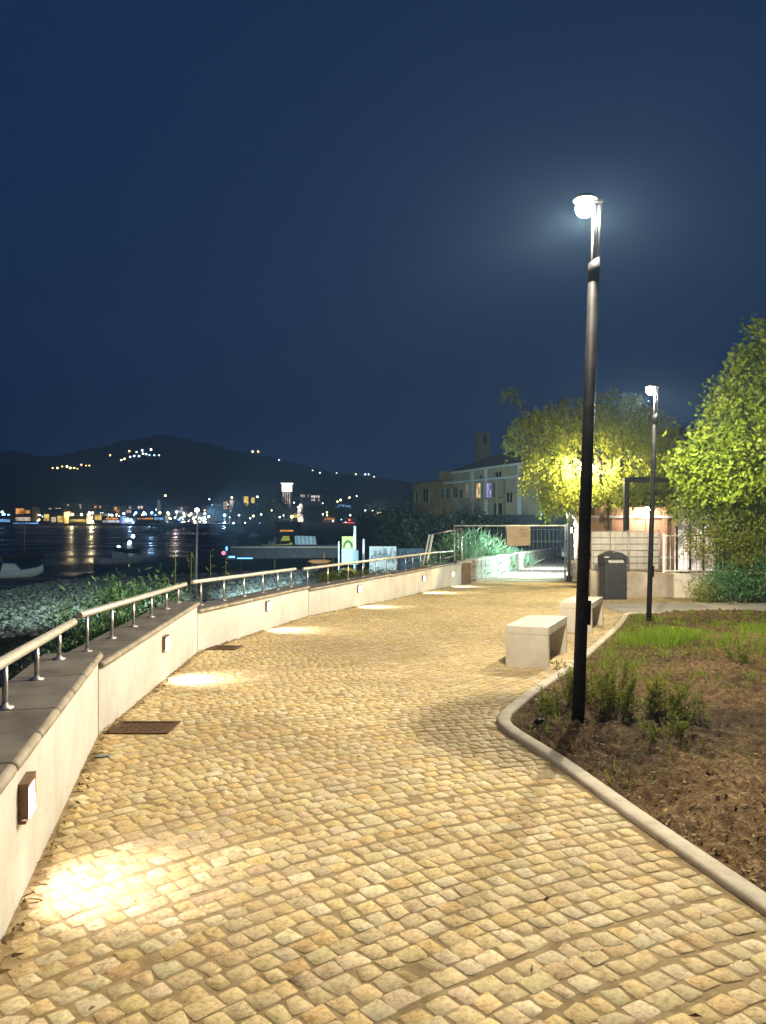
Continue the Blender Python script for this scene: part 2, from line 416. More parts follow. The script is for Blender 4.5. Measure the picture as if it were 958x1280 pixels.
def clump_points(ells, ncl, nl, sig, rng=RNG, shell=.55):
    """leaf clumps in the outer part of a union of ellipsoids (cx,cy,cz,rx,ry,rz)"""
    e = np.array(ells, float); vol = e[:, 3] * e[:, 4] * e[:, 5]; w = vol ** .75; w /= w.sum()
    idx = rng.choice(len(e), ncl, p=w)
    d = rand_dirs(ncl, rng); r = rng.uniform(shell, 1.0, ncl) ** .8
    cen = e[idx, :3] + d * r[:, None] * e[idx, 3:]
    k = np.repeat(np.arange(ncl), nl)
    pts = cen[k] + rng.normal(size=(ncl * nl, 3)) * sig * np.repeat(rng.uniform(.6, 1.3, ncl), nl)[:, None]
    tint = np.repeat(rng.uniform(.1, .9, ncl), nl) + rng.normal(size=ncl * nl) * .22
    return pts, tint

# ================================================================== GROUND FORM
WALL = [(1.0, -.99), (2.82, -1.462), (5.83, -2.246), (10.03, -2.52), (14.66, -1.475), (18.4, .18), (23.0, 1.87), (24.4, 2.59)]
WALLX = WALL + [(26.4, 3.35), (42.0, 8.6), (58.0, 13.7), (150, 45), (400, 130)]
WALLX = [(-60, 6.0), (0.0, -.75)] + WALLX
def wx(y): return interp(y, WALLX)
KERB = [(-3.0, 2.90), (0.0, 2.25), (3.06, 1.587), (4.0, 1.39), (5.07, 1.20), (5.75, 1.03), (6.0, .985), (6.2, .985), (6.45, 1.05),
        (7.3, 1.43), (9.08, 2.35), (12.7, 4.0), (14.7, 4.82)]
def kx(y): return interp(y, KERB)
SHORE = [(-60, -32), (61, -31.6), (85, -30.8), (100, -30), (120, -27), (158, -31), (200, -42), (300, -60), (345, -80), (352, -400), (362, -4000)]
def shx(y): return interp(y, SHORE)

def terrain_h(x, y):
    base = zp(y) - .07
    d = wx(y) - .35 - x
    if y > 350:                                  # far shore
        return -4.3 + 0.2 * smooth((y - 352) / 10)
    if d <= 0:
        return base
    sx = shx(y); D = max(8.0, wx(y) - .35 - sx)
    edge = min(base - .35, -.45 + .0 * y) if y < 30 else base
    mid = -2.9 - .35 * smooth(y / 120)
    z = edge + (mid - edge) * smooth(d / 6.5)
    if d > 6.5: z = mid + (-4.9 - mid) * min(1.0, (d - 6.5) / max(1.0, D - 6.5))
    if d > D: z = -4.9 - min(2.0, (d - D) * .12)
    return z

def build_terrain():
    xs = list(np.concatenate([np.arange(-420, -60, 20), np.arange(-60, -34, 2.0), np.arange(-34, 16, .8), np.arange(16, 60, 4), np.arange(60, 421, 20)]))
    ys = list(np.concatenate([np.arange(-40, 0, 4), np.arange(0, 30, .8), np.arange(30, 130, 2), np.arange(130, 344, 8), np.arange(344, 372, 3), np.arange(372, 462, 15)]))
    V = []; col = []; rng = np.random.default_rng(3)
    for y in ys:
        for x in xs:
            z = terrain_h(x, y); d = wx(y) - .35 - x
            if d > 1.0: z += rng.normal() * .035
            V.append((x, y, z))
            g = smooth((d - 7) / 3.0) * smooth((y - 31) / 4) if y < 130 else 0
            if d <= 0.2: c = (.16, .12, .07)
            elif y > 340: c = (.06, .06, .06)
            else:
                a = np.array((.05, .055, .025)); b = np.array((.26, .27, .24)); c = a + (b - a) * g
                if y > 48:
                    c = c * (1 - .75 * smooth((y - 48) / 25) * smooth((x + 26) / 8))
                wet = smooth((x - shx(y)) / 3.0); c = c * (.35 + .65 * wet)
            col.append((*c, 1))
    nx = len(xs); Fc = []
    for j in range(len(ys) - 1):
        for i in range(nx - 1):
            a = j * nx + i; Fc.append((a, a + 1, a + nx + 1, a + nx))
    m = surf('shore_ground', (1, 1, 1), .95, col2=(.5, .5, .48), scale=2.2, bump=.8, bscale=6, bdist=.06, attr='tint', spec=.15)
    struct(npmesh('ground', np.array(V), np.array(Fc), m, color=np.array(col), smooth_=True))
build_terrain()

# sea
b = MB(); vs = [b.bm.verts.new(p) for p in ((-3000, -300, -4.9), (60, -300, -4.9), (60, 356, -4.9), (-3000, 356, -4.9))]
b.bm.faces.new(vs); struct(b.build('sea', M['sea']))

# beach stones: uncountable shingle
def beach_stones():
    rng = np.random.default_rng(5); b0 = bmesh.new(); bmesh.ops.create_icosphere(b0, subdivisions=1, radius=1)
    bv = np.array([v.co[:] for v in b0.verts]); bf = np.array([[v.index for v in f.verts] for f in b0.faces]); b0.free()
    V = []; Fc = []; Cc = []; n = 0
    while n < 6500:
        y = rng.uniform(32, 70); x = rng.uniform(-33, -6)
        d = wx(y) - .35 - x
        if d < 7.5 or x < shx(y) + .5 or (x - 479) is None: continue
        if x / y < -.56: continue
        r = rng.uniform(.06, .15) * (1 if rng.random() < .95 else 1.8)
        sc = np.array([rng.uniform(.8, 1.5), rng.uniform(.8, 1.5), rng.uniform(.45, .8)]) * r
        a = rng.uniform(0, 6.28); R = np.array([[math.cos(a), -math.sin(a), 0], [math.sin(a), math.cos(a), 0], [0, 0, 1]])
        vv = (bv * (1 + rng.normal(size=bv.shape) * .12) * sc) @ R.T + np.array([x, y, terrain_h(x, y) + r * .25])
        Fc.append(bf + len(V) * len(bv)); V.append(vv); g = rng.uniform(.4, 1.05)
        Cc.append(np.tile(np.array([g, g * 1.0, g * .94, 1]), (len(bv), 1))); n += 1
    m = surf('shingle', (.42, .42, .38), .85, var=.3, scale=3, bump=.2, attr='tint')
    o = npmesh('beach_stones', np.concatenate(V), np.concatenate(Fc), m, color=np.concatenate(Cc), smooth_=True)
    tag(o, 'pale shingle and cobbles covering the beach below the wall', 'stones', kind='stuff')
beach_stones()

# ------------------------------------------------------------------ paving
def right_edge(y):
    if y < 14.75: return kx(y)
    if y < 19.3: return 9.0 if y > 15.0 else 4.9
    return 6.6

def paving():
    rng = np.random.default_rng(21)
    # joint sand sheet
    V = []; Fc = []
    ys = [(-3.0) + .5 * i for i in range(60)]; ys = [y for y in ys if y <= 26.5]
    for y in ys:
        a, c = wx(y) - .05, right_edge(y) + .02
        for t in range(9): V.append((a + (c - a) * t / 8, y, zp(y) - .0018))
    for j in range(len(ys) - 1):
        for t in range(8):
            k = j * 9 + t; Fc.append((k, k + 1, k + 10, k + 9))
    struct(npmesh('paving_bed', np.array(V), np.array(Fc), M['joint']))
    W = .097; V = []; Fc = []; Cc = []
    x0 = -.6; P = 5.0; A0 = .46; TH = math.radians(31); cT, sT = math.cos(TH), math.sin(TH)
    def g(u):
        k = math.floor((u - x0) / P); t = (u - x0) - k * P
        return A0 * t - A0 * t * t / P, A0 - 2 * A0 * t / P
    base = [np.array((.68, .56, .32)), np.array((.65, .54, .325)), np.array((.73, .64, .43)), np.array((.67, .52, .26)), np.array((.60, .50, .31)), np.array((.69, .55, .285))]
    wts = [.3, .2, .18, .12, .12, .08]
    nst = 0
    def cshift(y): return 0 if y < 9 else .62 * (y - 9) * smooth((y - 9) / 10)
    for r in range(-85, 300):
        rowoff = r * W + rng.normal() * .008
        u = -4.5 + rng.uniform(0, .1)
        wrow = W * rng.uniform(.96, 1.05)
        while u < 21.0:
            gy, sl = g(u); cphi = 1 / math.sqrt(1 + sl * sl)
            L = rng.uniform(.074, .116) * (1.15 if rng.random() < .15 else 1)
            du = L * cphi; um = u + du / 2; u += du
            gy, sl = g(um); vv = rowoff + gy; xx = um * cT - vv * sT; yy = um * sT + vv * cT
            if yy < -.6 or yy > 26.3: continue
            if not (wx(yy) + .045 < xx < right_edge(yy) - .07): continue
            if 15.05 < yy < 19.3 and xx > 7.2: continue
            ph = math.atan(sl); pw = ph + TH; t = np.array((math.cos(pw), math.sin(pw))); nrm = np.array((-math.sin(pw), math.cos(pw)))
            hl = L / 2 - rng.uniform(.002, .006); hw = wrow * math.cos(ph) / 2 - rng.uniform(.002, .005)
            ch = min(hl, hw) * rng.uniform(.10, .34)
            pts = []
            for sx_, sy_ in ((-1, -1), (1, -1), (1, 1), (-1, 1)):
                jx, jy = rng.normal() * .006, rng.normal() * .005
                cx_, cy_ = sx_ * hl + jx, sy_ * hw + jy
                p1 = (cx_ - sx_ * ch, cy_); p2 = (cx_, cy_ - sy_ * ch)
                pp = [p1, p2] if sx_ * sy_ < 0 else [p2, p1]
                pts += [(a_ + rng.normal() * .0022, c_ + rng.normal() * .0022) for a_, c_ in pp]
            z0 = zp(yy) + rng.normal() * .0007
            tx, ty = rng.normal() * .007, rng.normal() * .007
            k0 = len(V)
            for ring, (scl, dz) in enumerate(((1.0, -.006), (.975, -.0011), (.945, 0.0))):
                for (a, c) in pts:
                    a2, c2 = a * scl, c * scl
                    w = t * a2 + nrm * c2
                    V.append((xx + w[0], yy + w[1], z0 - SL * w[1] + dz + a2 * tx + c2 * ty))
            for ring in range(2):
                for q in range(8):
                    a = k0 + ring * 8 + q; bq = k0 + ring * 8 + (q + 1) % 8
                    Fc.append((a, bq, bq + 8, a + 8))
            c0 = k0 + 16
            for q in (0, 2, 4): Fc.append((c0, c0 + q + 1, c0 + q + 2, c0 + q + 3))
            cc = base[rng.choice(6, p=wts)] * rng.uniform(.87, 1.08) * (1 + rng.normal(size=3) * .02)
            Cc += [(*cc, 1)] * 24
            nst += 1
    V = np.array(V); Fc = np.array(Fc)
    o = npmesh('paving', V, Fc, M['sett'], color=np.array(Cc), smooth_=False)
    struct(o)
    print('setts', nst)
paving()

# path beyond the fence
V = []; Fc = []
ys = [26.5, 30, 35, 40, 46, 52, 58, 70]
for i, y in enumerate(ys):
    V += [(wx(y) - .1, y, zp(y) - .005), (wx(y) + 4.6, y, zp(y) - .005)]
    if i: Fc.append((2 * i - 2, 2 * i - 1, 2 * i + 1, 2 * i))
struct(npmesh('path', np.array(V), np.array(Fc), M['walkconc']))
# concrete walkway behind the bed
V = []; Fc = []
for i, x in enumerate((4.95, 7.15, 10, 14, 22)):
    for y in (15.12, 17.3): V.append((x, y + (.15 if x > 6 else 0), zp(y) + .012))
    if i: Fc.append((2 * i - 2, 2 * i, 2 * i + 1, 2 * i - 1))
struct(npmesh('walkway', np.array(V), np.array(Fc), M['walkconc']))

# planting bed soil
def bed_z(x, y):
    d = x - kx(y)
    return zp(y) + .01 + .05 * smooth(d / 1.2) + .03 * math.sin(x * 1.7 + y) * smooth(d)
def bed():
    rng = np.random.default_rng(8); V = []; Fc = []
    ys = np.linspace(-2.5, 15.0, 230); n = 170
    tt = np.linspace(0, 1, n) ** 1.6
    for y in ys:
        a = kx(y) + .06; w = 16 - a
        for t in tt:
            x = a + w * t
            lump = (rng.normal() * .014 + rng.normal() * .012) * smooth((x - a) / .15)
            V.append((x, y, bed_z(x, y) + lump))
    for j in range(len(ys) - 1):
        for i in range(n - 1):
            k = j * n + i; Fc.append((k, k + 1, k + n + 1, k + n))
    struct(npmesh('planting_bed', np.array(V), np.array(Fc), M['soil'], smooth_=True))
bed()

# kerb: a line of rounded limestone edging blocks
def kerb():
    pts = [Vector((kx(y), y, 0)) for y in list(np.arange(-1.5, 5.4, .35)) + [5.6, 5.8, 5.92, 6.02, 6.12, 6.22, 6.32, 6.45] + list(np.arange(6.8, 14.7, .5))]
    pts += [Vector((4.87, 14.85, 0)), Vector((5.0, 14.98, 0)), Vector((5.3, 15.05, 0)), Vector((7, 15.1, 0)), Vector((10, 15.15, 0)), Vector((16, 15.2, 0))]
    b = MB(); rings = []
    prof = [(-.03, -.12), (-.03, .024), (-.024, .032), (-.014, .036), (.062, .036), (.072, .032), (.078, .024), (.078, -.12)]
    for i, p in enumerate(pts):
        t = (pts[min(i + 1, len(pts) - 1)] - pts[max(i - 1, 0)]).normalized(); n = Vector((t.y, -t.x, 0))
        rings.append([b.bm.verts.new(Vector((p.x, p.y, zp(p.y))) + n * a + Vector((0, 0, c))) for a, c in prof])
    for a, c in zip(rings, rings[1:]):
        for k in range(len(prof) - 1):
            f = b.bm.faces.new((a[k], a[k + 1], c[k + 1], c[k])); f.smooth = True
    o = b.build('kerb', M['kerb']); struct(o)
kerb()

# ------------------------------------------------------------------ parapet wall, copings, lights, handrails
PAN = [((-.99, 1.0), (-2.246, 5.83), .627, .446), ((-2.246, 5.83), (-2.52, 10.03), .364, .334),
       ((-2.52, 10.03), (-1.475, 14.66), .226, .085), ((-1.475, 14.66), (.18, 18.4), .03, .01),
       ((.18, 18.4), (1.87, 23.0), -.01, -.085), ((1.87, 23.0), (2.59, 24.4), -.07, -.114)]
wall = thing('parapet_wall', 'cream plastered parapet wall with grey stone coping along the left of the paved promenade', 'wall', (-2.2, 6, zp(6)))
def Lw(p): return Vector(p) - Vector((-2.2, 6, zp(6)))
ORD = ['nearest', 'second', 'third', 'fourth', 'fifth', 'far end']
def panel_frame(i):
    (x0, y0), (x1, y1), z0, z1 = PAN[i]
    a = Vector((x0, y0, 0)); c = Vector((x1, y1, 0)); t = (c - a).normalized(); n = Vector((t.y, -t.x, 0))
    return a, c, t, n, z0, z1
for i in range(6):
    a, c, t, n, z0, z1 = panel_frame(i); Ln = (c - a).length
    seg = 5; b = MB(); ga = .012
    p0 = a + t * ga; p1 = c - t * ga
    def at(s, off, z): q = p0 + (p1 - p0) * s - n * off; return Lw((q.x, q.y, z))
    g0, g1 = zp(a.y) - .25, zp(c.y) - .25
    b.hexa([at(0, 0, g0), at(1, 0, g1), at(1, .34, g1 - .5), at(0, .34, g0 - .5)],
           [at(0, 0, z0 - .05), at(1, 0, z1 - .05), at(1, .34, z1 - .05), at(0, .34, z0 - .05)])
    b.build('panel', M['plaster'], wall)
    # coping slabs with fine joints
    b = MB(); ns = max(2, int(round(Ln / .95)))
    for k in range(ns):
        s0 = k / ns + .0012; s1 = (k + 1) / ns - .0012
        if k == ns - 1: s1 = 1.012
        zz = lambda s: z0 + (z1 - z0) * s
        e = .0
        b.hexa([at(s0, -.012, zz(s0) - .052), at(s1, -.012, zz(s1) - .052), at(s1, .40, zz(s1) - .052), at(s0, .40, zz(s0) - .052)],
               [at(s0, -.012, zz(s0)), at(s1, -.012, zz(s1)), at(s1, .40, zz(s1)), at(s0, .40, zz(s0))])
    b.build('coping', M['coping'], wall)
    b = MB(); ne = ns * 2                       # rounded nosing in shorter stones
    for k in range(ne):
        s0 = k / ne + .002; s1 = (k + 1) / ne - .002
        q0 = at(s0, -.016, z0 + (z1 - z0) * s0 - .026); q1 = at(s1, -.016, z0 + (z1 - z0) * s1 - .026)
        b.tube([q0, q0 + (q1 - q0) * .03, q0 + (q1 - q0) * .97, q1], [.018, .0268, .0268, .018], n=10)
    b.build('nosing', M['copingedge'], wall)

# wall lights
WL = [(0, 3.2), (1, 8.07), (2, 12.5), (3, 16.75), (4, 21.0), (5, 23.65)]
WLLAB = ['square bronze wall light nearest the camera, low on the parapet wall',
         'square wall light on the second wall panel, past the near rusty drain cover',
         'square wall light on the third wall panel, between two panel joints',
         'small lit wall light on the fourth panel, below the green and yellow signboard',
         'small lit wall light on the long fifth panel, left of the end panel',
         'smallest wall light, on the short end panel beside the fence']
for (i, y), lab in zip(WL, WLLAB):
    a, c, t, n, z0, z1 = panel_frame(i)
    s = (y - a.y) / (c.y - a.y); p = a + (c - a) * s
    zc = zp(y) + (.425 if i == 0 else .40)
    ang = math.atan2(t.y, t.x) - PI / 2       # local x = n (outward), local y = t
    r = thing('wall_light', lab, 'wall light', (p.x, p.y, zc), ang, group='recessed lights along the parapet wall')
    b = MB(); w = .165; hh = .17; dpt = .04
    b.box((dpt / 2, 0, hh / 2 - .012), (dpt, w, .024)); b.box((dpt / 2, 0, -hh / 2 + .008), (dpt * .55, w, .016))
    for sy in (-1, 1): b.box((dpt / 2, sy * (w / 2 - .009), -.002), (dpt, .018, hh - .044))
    b.box((.006, 0, 0), (.012, w - .004, hh - .004))
    b.build('frame', M['bronze'], r)
    b = MB(); b.prism([(.014, -w / 2 + .019, hh / 2 - .026), (.014, -w / 2 + .019, -hh / 2 + .018), (.042, -w / 2 + .019, -hh / 2 + .018), (.034, -w / 2 + .019, hh / 2 - .026)], (0, w - .038, 0))
    b.build('lens', M['lens'], r)
    point_light('light_source', (.10, 0, -.01), (44, 72, 90, 105, 115, 115)[i], (1, .95, .97), r, r=.03, kind='SPOT', rot=aim((.56, .04, -.83)), angle=106, blend=.9)

# handrails
def handrail(segs, posts, label):
    """segs: list of (y, dz) along the wall; posts: list of y"""
    def pt(y, dz, off=.24):
        for i in range(6):
            a, c, t, n, z0, z1 = panel_frame(i)
            if y <= c.y or i == 5:
                s = (y - a.y) / (c.y - a.y); p = a + (c - a) * s - n * off
                return Vector((p.x, p.y, z0 + (z1 - z0) * max(0, min(1, s)) + dz))
    base = pt(posts[0], 0); r = thing('handrail', label, 'handrail', base, group='handrails on the parapet wall')
    P = [pt(y, dz) - base for y, dz in segs]
    b = MB(); rr = .030
    d0 = (P[1] - P[0]).normalized(); d1 = (P[-1] - P[-2]).normalized()
    full = [P[0] - d0 * .004, P[0] + d0 * .008] + P[1:-1] + [P[-1] - d1 * .008, P[-1] + d1 * .004]
    b.tube(full, [rr * .8] + [rr] * (len(full) - 2) + [rr * .8], n=16)
    b.build('rail', M['railtube'], r)
    ztop = lambda y: interp(y, [(y_, (pt(y_, d_) - base).z) for y_, d_ in segs])
    for y in posts:
        q = pt(y, 0) - base
        b = MB(); b.tube([q + Vector((0, 0, -.002)), Vector((q.x, q.y, ztop(y) - rr * .7))], .0145, n=12)
        b.lathe([(.045, -.001), (.045, .008), (.020, .016), (.016, .03)], q, n=16)
        b.build('post', M['steel'], r)
handrail([(1.0, .315), (5.98, .30)], [2.3, 3.15, 3.95, 4.75, 5.55], 'pale tubular handrail nearest the camera, running out of the left edge')
handrail([(6.12, .335), (10.15, .33)], [6.3, 7.0, 7.75, 8.5, 9.25, 9.95], 'sloping tubular handrail on the second wall panel, over the young green shrubs')
handrail([(10.35, .345), (14.55, .335)], [10.6, 11.35, 12.1, 12.9, 13.6, 14.3], 'tubular handrail on the third wall panel, in front of the dark jetty')
handrail([(14.85, .37), (18.35, .36), (22.9, .37), (24.3, .365)], [15.0, 15.8, 16.7, 17.4, 18.1, 18.8, 19.5, 20.2, 20.8, 21.5, 22.2, 23.3], 'long bent tubular handrail over the fourth and fifth wall panels, ending at the fence')

# ------------------------------------------------------------------ drain covers, small litter
def drain(x0, y0, x1, y1, rot, lab):
    cx_, cy_ = (x0 + x1) / 2, (y0 + y1) / 2
    r = thing('drain_cover', lab, 'drain cover', (cx_, cy_, zp(cy_) + .003), rot, slope=True)
    w, d = abs(x1 - x0), abs(y1 - y0)
    b = MB()
    for sx_ in (-1, 1): b.box((sx_ * (w / 2 - .02), 0, .004), (.04, d, .012))
    for sy_ in (-1, 1): b.box((0, sy_ * (d / 2 - .02), .004), (w - .084, .04, .012))
    b.build('frame', M['rust'], r)
    b = MB(); b.box((0, 0, -.002), (w - .09, d - .09, .012))
    for k in range(7):
        for q in range(5):
            b.box((-w / 2 + .09 + k * (w - .18) / 6, -d / 2 + .08 + q * (d - .16) / 4, .0055), (.045, .014, .003), rz=.6 if (k + q) % 2 else -.6)
    b.build('lid', M['rust'], r)
drain(-2.21, 5.83, -1.70, 6.21, .0, 'near rusty iron drain cover in the paving below the second wall panel')
drain(-2.44, 10.2, -2.02, 10.58, -.1, 'farther small rusty iron drain cover at the foot of the third wall panel')
b = MB(); b.box((0, 0, .004), (.075, .05, .008), bev=.002); b.box((.05, 0, .007), (.03, .04, .012), bev=.002)
o = b.build('litter_tag', surf('blue_grey_plastic', (.20, .25, .27), .5, bump=.05), loc=(-2.0, 5.22, zp(5.22) + .004)); o.rotation_euler = (-SL, .05, .2)
tag(o, 'small blue grey piece of plastic litter on the setts by the wall', 'litter')

# dry leaves caught along the foot of the wall and scattered over the path
def litter():
    rng = np.random.default_rng(31); P = []
    for k in range(900):
        y = rng.uniform(1.5, 24); x = wx(y) + .02 + abs(rng.normal()) * .035
        P.append((x, y, zp(y) + .004 + rng.uniform(0, .018)))
    for k in range(150):
        y = 1.5 + 22 * rng.random() ** 1.6; a, c = wx(y) + .1, right_edge(y) - .1
        P.append((rng.uniform(a, c), y, zp(y) + .008))
    P = np.array(P); n = len(P)
    d = rng.normal(size=(n, 3)); d[:, 2] *= .25; d /= np.linalg.norm(d, axis=1, keepdims=True)
    s = np.cross(d, np.array([0, 0, 1.]) + rng.normal(size=(n, 3)) * .25); s /= np.linalg.norm(s, axis=1, keepdims=True)
    l = rng.uniform(.014, .042, n)[:, None]; w = rng.uniform(.004, .010, n)[:, None]; l[900:] *= .55; w[900:] *= .5; up = np.array([0, 0, 1.]) * rng.uniform(.002, .012, n)[:, None]
    v = np.empty((n, 4, 3)); v[:, 0] = P - d * l; v[:, 1] = P + s * w + up; v[:, 2] = P + d * l; v[:, 3] = P - s * w
    f = np.arange(n)[:, None] * 4 + np.array([[0, 1, 2, 3]])
    g = rng.uniform(.45, 1.5, n); col = np.repeat(np.stack([g, g * .98, g * .9, np.ones(n)], 1), 4, 0)
    tag(npmesh('leaf_litter', v.reshape(-1, 3), f, M['litter'], color=col), 'dry brown leaves gathered along the foot of the wall', 'leaf litter', kind='stuff')
    # mulch, twigs and chips on the bed
    P = []
    while len(P) < 8000:
        y = 2.6 + 12.2 * rng.random() ** 1.5; x = kx(y) + .12 + 7 * rng.random() ** 1.4
        if x / y > .62: continue
        P.append((x, y, bed_z(x, y) + rng.uniform(0, .025)))
    P = np.array(P); n = len(P)
    d = rng.normal(size=(n, 3)); d[:, 2] *= .3; d /= np.linalg.norm(d, axis=1, keepdims=True)
    s = np.cross(d, np.array([0, 0, 1.]) + rng.normal(size=(n, 3)) * .4); s /= np.linalg.norm(s, axis=1, keepdims=True)
    tw = rng.random(n) < .45
    l = np.where(tw, rng.uniform(.02, .075, n), rng.uniform(.008, .026, n))[:, None]
    w = np.where(tw, rng.uniform(.001, .0028, n), rng.uniform(.004, .012, n))[:, None]
    v = np.empty((n, 4, 3)); v[:, 0] = P - d * l; v[:, 1] = P + s * w; v[:, 2] = P + d * l; v[:, 3] = P - s * w
    g = rng.uniform(.25, 1.2, n) * np.where(rng.random(n) < .06, 1.9, 1)
    col = np.repeat(np.stack([g, g * .95, g * .82, np.ones(n)], 1), 4, 0)
    tag(npmesh('bed_mulch', v.reshape(-1, 3), np.arange(n)[:, None] * 4 + np.array([[0, 1, 2, 3]]), M['litter'], color=col), 'twigs, dry leaves and chips strewn over the soil bed', 'mulch', kind='stuff')
litter()

# ------------------------------------------------------------------ benches
def bench(fx, fy, ang, lab):
    r = thing('bench', lab, 'bench', (fx, fy, zp(fy)), ang, group='concrete benches beside the bed', slope=True)
    Lb, w, h, th = 1.38, .52, .49, .085
    b = MB(); b.box((Lb / 2, 0, h - .05), (Lb, w, .10), bev=.006); b.build('seat', M['concrete'], r)
    for x in (th / 2 + .0, Lb - th / 2):
        b = MB(); b.box((x, 0, (h - .102) / 2 - .02), (th - .002, w - .004, h - .102 + .04), bev=.005); b.build('leg', M['concrete'], r)
    return r
bench(1.72, 8.84, math.radians(67), 'nearer cream concrete bench, left of the tall black lamp post')
bench(3.16, 12.12, math.radians(66), 'farther cream concrete bench, partly behind the tall black lamp post')

# ------------------------------------------------------------------ street lamps
def lamp(X, Y, zoff, top, lean, label, lens, power, col, armdir=-1, r0=.052, up=2.2):
    z0 = zp(Y) + zoff
    r = thing('street_lamp', label, 'street lamp', (X, Y, z0), group='black street lamps along the promenade')
    r.rotation_euler = (0, lean, 0)
    hh = top - z0
    b = MB(); b.tube([(0, 0, -.15), (0, 0, hh - .62), ], [r0, r0 * .84], n=24)
    b.build('pole', M['blackmetal'], r)
    b = MB(); k = r0 * .88                             # sleeve with slanted mouth
    nn = 24; ra = [b.bm.verts.new((k * math.cos(2 * PI * q / nn), k * math.sin(2 * PI * q / nn), hh - .62)) for q in range(nn)]
    rb = [b.bm.verts.new((k * math.cos(2 * PI * q / nn), k * math.sin(2 * PI * q / nn), hh - .44 + .03 * math.cos(2 * PI * q / nn))) for q in range(nn)]
    for q in range(nn): b.bm.faces.new((ra[q], ra[(q + 1) % nn], rb[(q + 1) % nn], rb[q])).smooth = True
    b.bm.faces.new(rb); b.bm.faces.new(ra[::-1]); b.build('collar', M['blackmetal'], r)
    b = MB()
    b.box((.028, 0, hh - .22), (.016, .05, .46)); b.box((-.012, 0, hh - .22), (.016, .05, .44))
    b.build('bracket', M['blackmetal'], r)
    b = MB(); b.box((r0 + .008, 0, .92), (.02, .055, .20), bev=.004); b.build('access_door', M['blackmetal'], r)
    b = MB(); b.lathe([(.03, hh + .085), (.085, hh + .075), (.10, hh + .055), (.10, hh + .045)], (armdir * .09, 0, 0), n=24)
    b.box((armdir * .03, 0, hh + .05), (.16, .05, .03), bev=.004)
    b.build('lantern_cap', M['blackmetal'], r)
    b = MB(); b.ball((armdir * .09, 0, hh - .015), .075, sub=3); lo = b.build('lens', lens, r)
    lo.visible_shadow = True
    pl_ = point_light('light_source', (armdir * .09, 0, hh - .105), power, col, r, r=.05)
    batwing(pl_.data, up=up)
    return r
LAMPCOL = (1, .89, .68)
lamp(1.60, 6.07, .02, 4.06, .035, 'tall black street lamp in the foreground planting bed', M['led'], 790, LAMPCOL)
lamp(4.78, 13.3, .03, 3.75, .030, 'second black street lamp, at the far end of the planting bed', M['led'], 650, LAMPCOL, r0=.046)
lamp(7.22, 26.0, 0, 3.40, .020, 'distant street lamp under the weeping tree, behind the foreground lamp post', M['ledwarm'], 900, (1, .84, .42), up=.7)

# ------------------------------------------------------------------ litter bin
r = thing('litter_bin', 'dark grey hooded litter bin in front of the low concrete wall', 'bin', (5.83, 18.75, zp(18.75)), .08)
b = MB(); b.box((0, 0, .46), (.56, .46, .90), bev=.03); b.box((0, 0, .03), (.50, .40, .06)); b.build('body', M['bin'], r)
b = MB(); prof = [(-.30, .90), (-.30, 1.09), (-.22, 1.13), (-.10, 1.19), (.02, 1.21), (.14, 1.18), (.24, 1.12), (.30, 1.07), (.30, .90), (.22, .90), (.22, 1.04), (-.24, 1.04), (-.24, .90)]
b.prism([(x, -.25, z) for x, z in prof], (0, .5, 0)); b.build('hood', M['bin'], r)
b = MB(); b.hexa([(-.20, -.235, .925), (.20, -.235, .925), (.20, -.12, 1.03), (-.20, -.12, 1.03)], [(-.20, -.243, .935), (.20, -.243, .935), (.20, -.128, 1.038), (-.20, -.128, 1.038)]); b.build('flap', M['binflap'], r)
b = MB(); b.box((-.265, -.262, 1.075), (.12, .02, .035), bev=.004); b.build('sticker', M['binflap'], r)

# ------------------------------------------------------------------ low concrete wall, hoarding, railing on it
r = thing('low_wall', 'stained low concrete wall behind the litter bin', 'wall', (10, 19.45, zp(19.4)))
zb = zp(19.45)
def Lr(x, y, z): return Vector((x - 10, y - 19.45, z - zb))
b = MB(); b.hexa([Lr(5.42, 19.3, zb - .3), Lr(7.55, 19.3, zb - .3), Lr(7.55, 19.6, zb - .3), Lr(5.42, 19.6, zb - .3)], [Lr(5.42, 19.3, zb + .70), Lr(7.55, 19.3, zb + .62), Lr(7.55, 19.6, zb + .62), Lr(5.42, 19.6, zb + .70)])
b.build('short_section', M['greyconc'], r)
b = MB(); b.hexa([Lr(7.57, 19.22, zb - .3), Lr(22, 19.4, zb - .3), Lr(22, 19.7, zb - .3), Lr(7.57, 19.6, zb - .3)], [Lr(7.57, 19.22, zb + .62), Lr(22, 19.4, zb + .62), Lr(22, 19.7, zb + .62), Lr(7.57, 19.6, zb + .62)])
b.build('long_section', M['concrete'], r)
# hoarding of boards with a wire mesh in front
hb = zb + .70
r = thing('site_hoarding', 'beige board hoarding with wire mesh on the low wall behind the bin', 'fence', (6.0, 19.45, hb))
b = MB()
for k, (a, c) in enumerate(((-.5, -.02), (.0, .95), (.965, 1.28))): b.box(((a + c) / 2, .05, .50), (c - a, .02, 1.02))
b.build('board', M['panelgrey'], r)
b = MB()
for k in range(10): b.tube([(-.45 + k * .19, .02, 0), (-.45 + k * .19, .02, 1.03)], .006, n=5)
for k in range(7): b.tube([(-.5, .012, .02 + k * .168), (1.28, .012, .02 + k * .168)], .006, n=5)
b.build('mesh', M['wire'], r)
for x in (.45, 1.26):
    b = MB(); b.tube([(x, -.02, -.05), (x, -.02, 1.06)], .022, n=8); b.build('post', M['wire'], r)
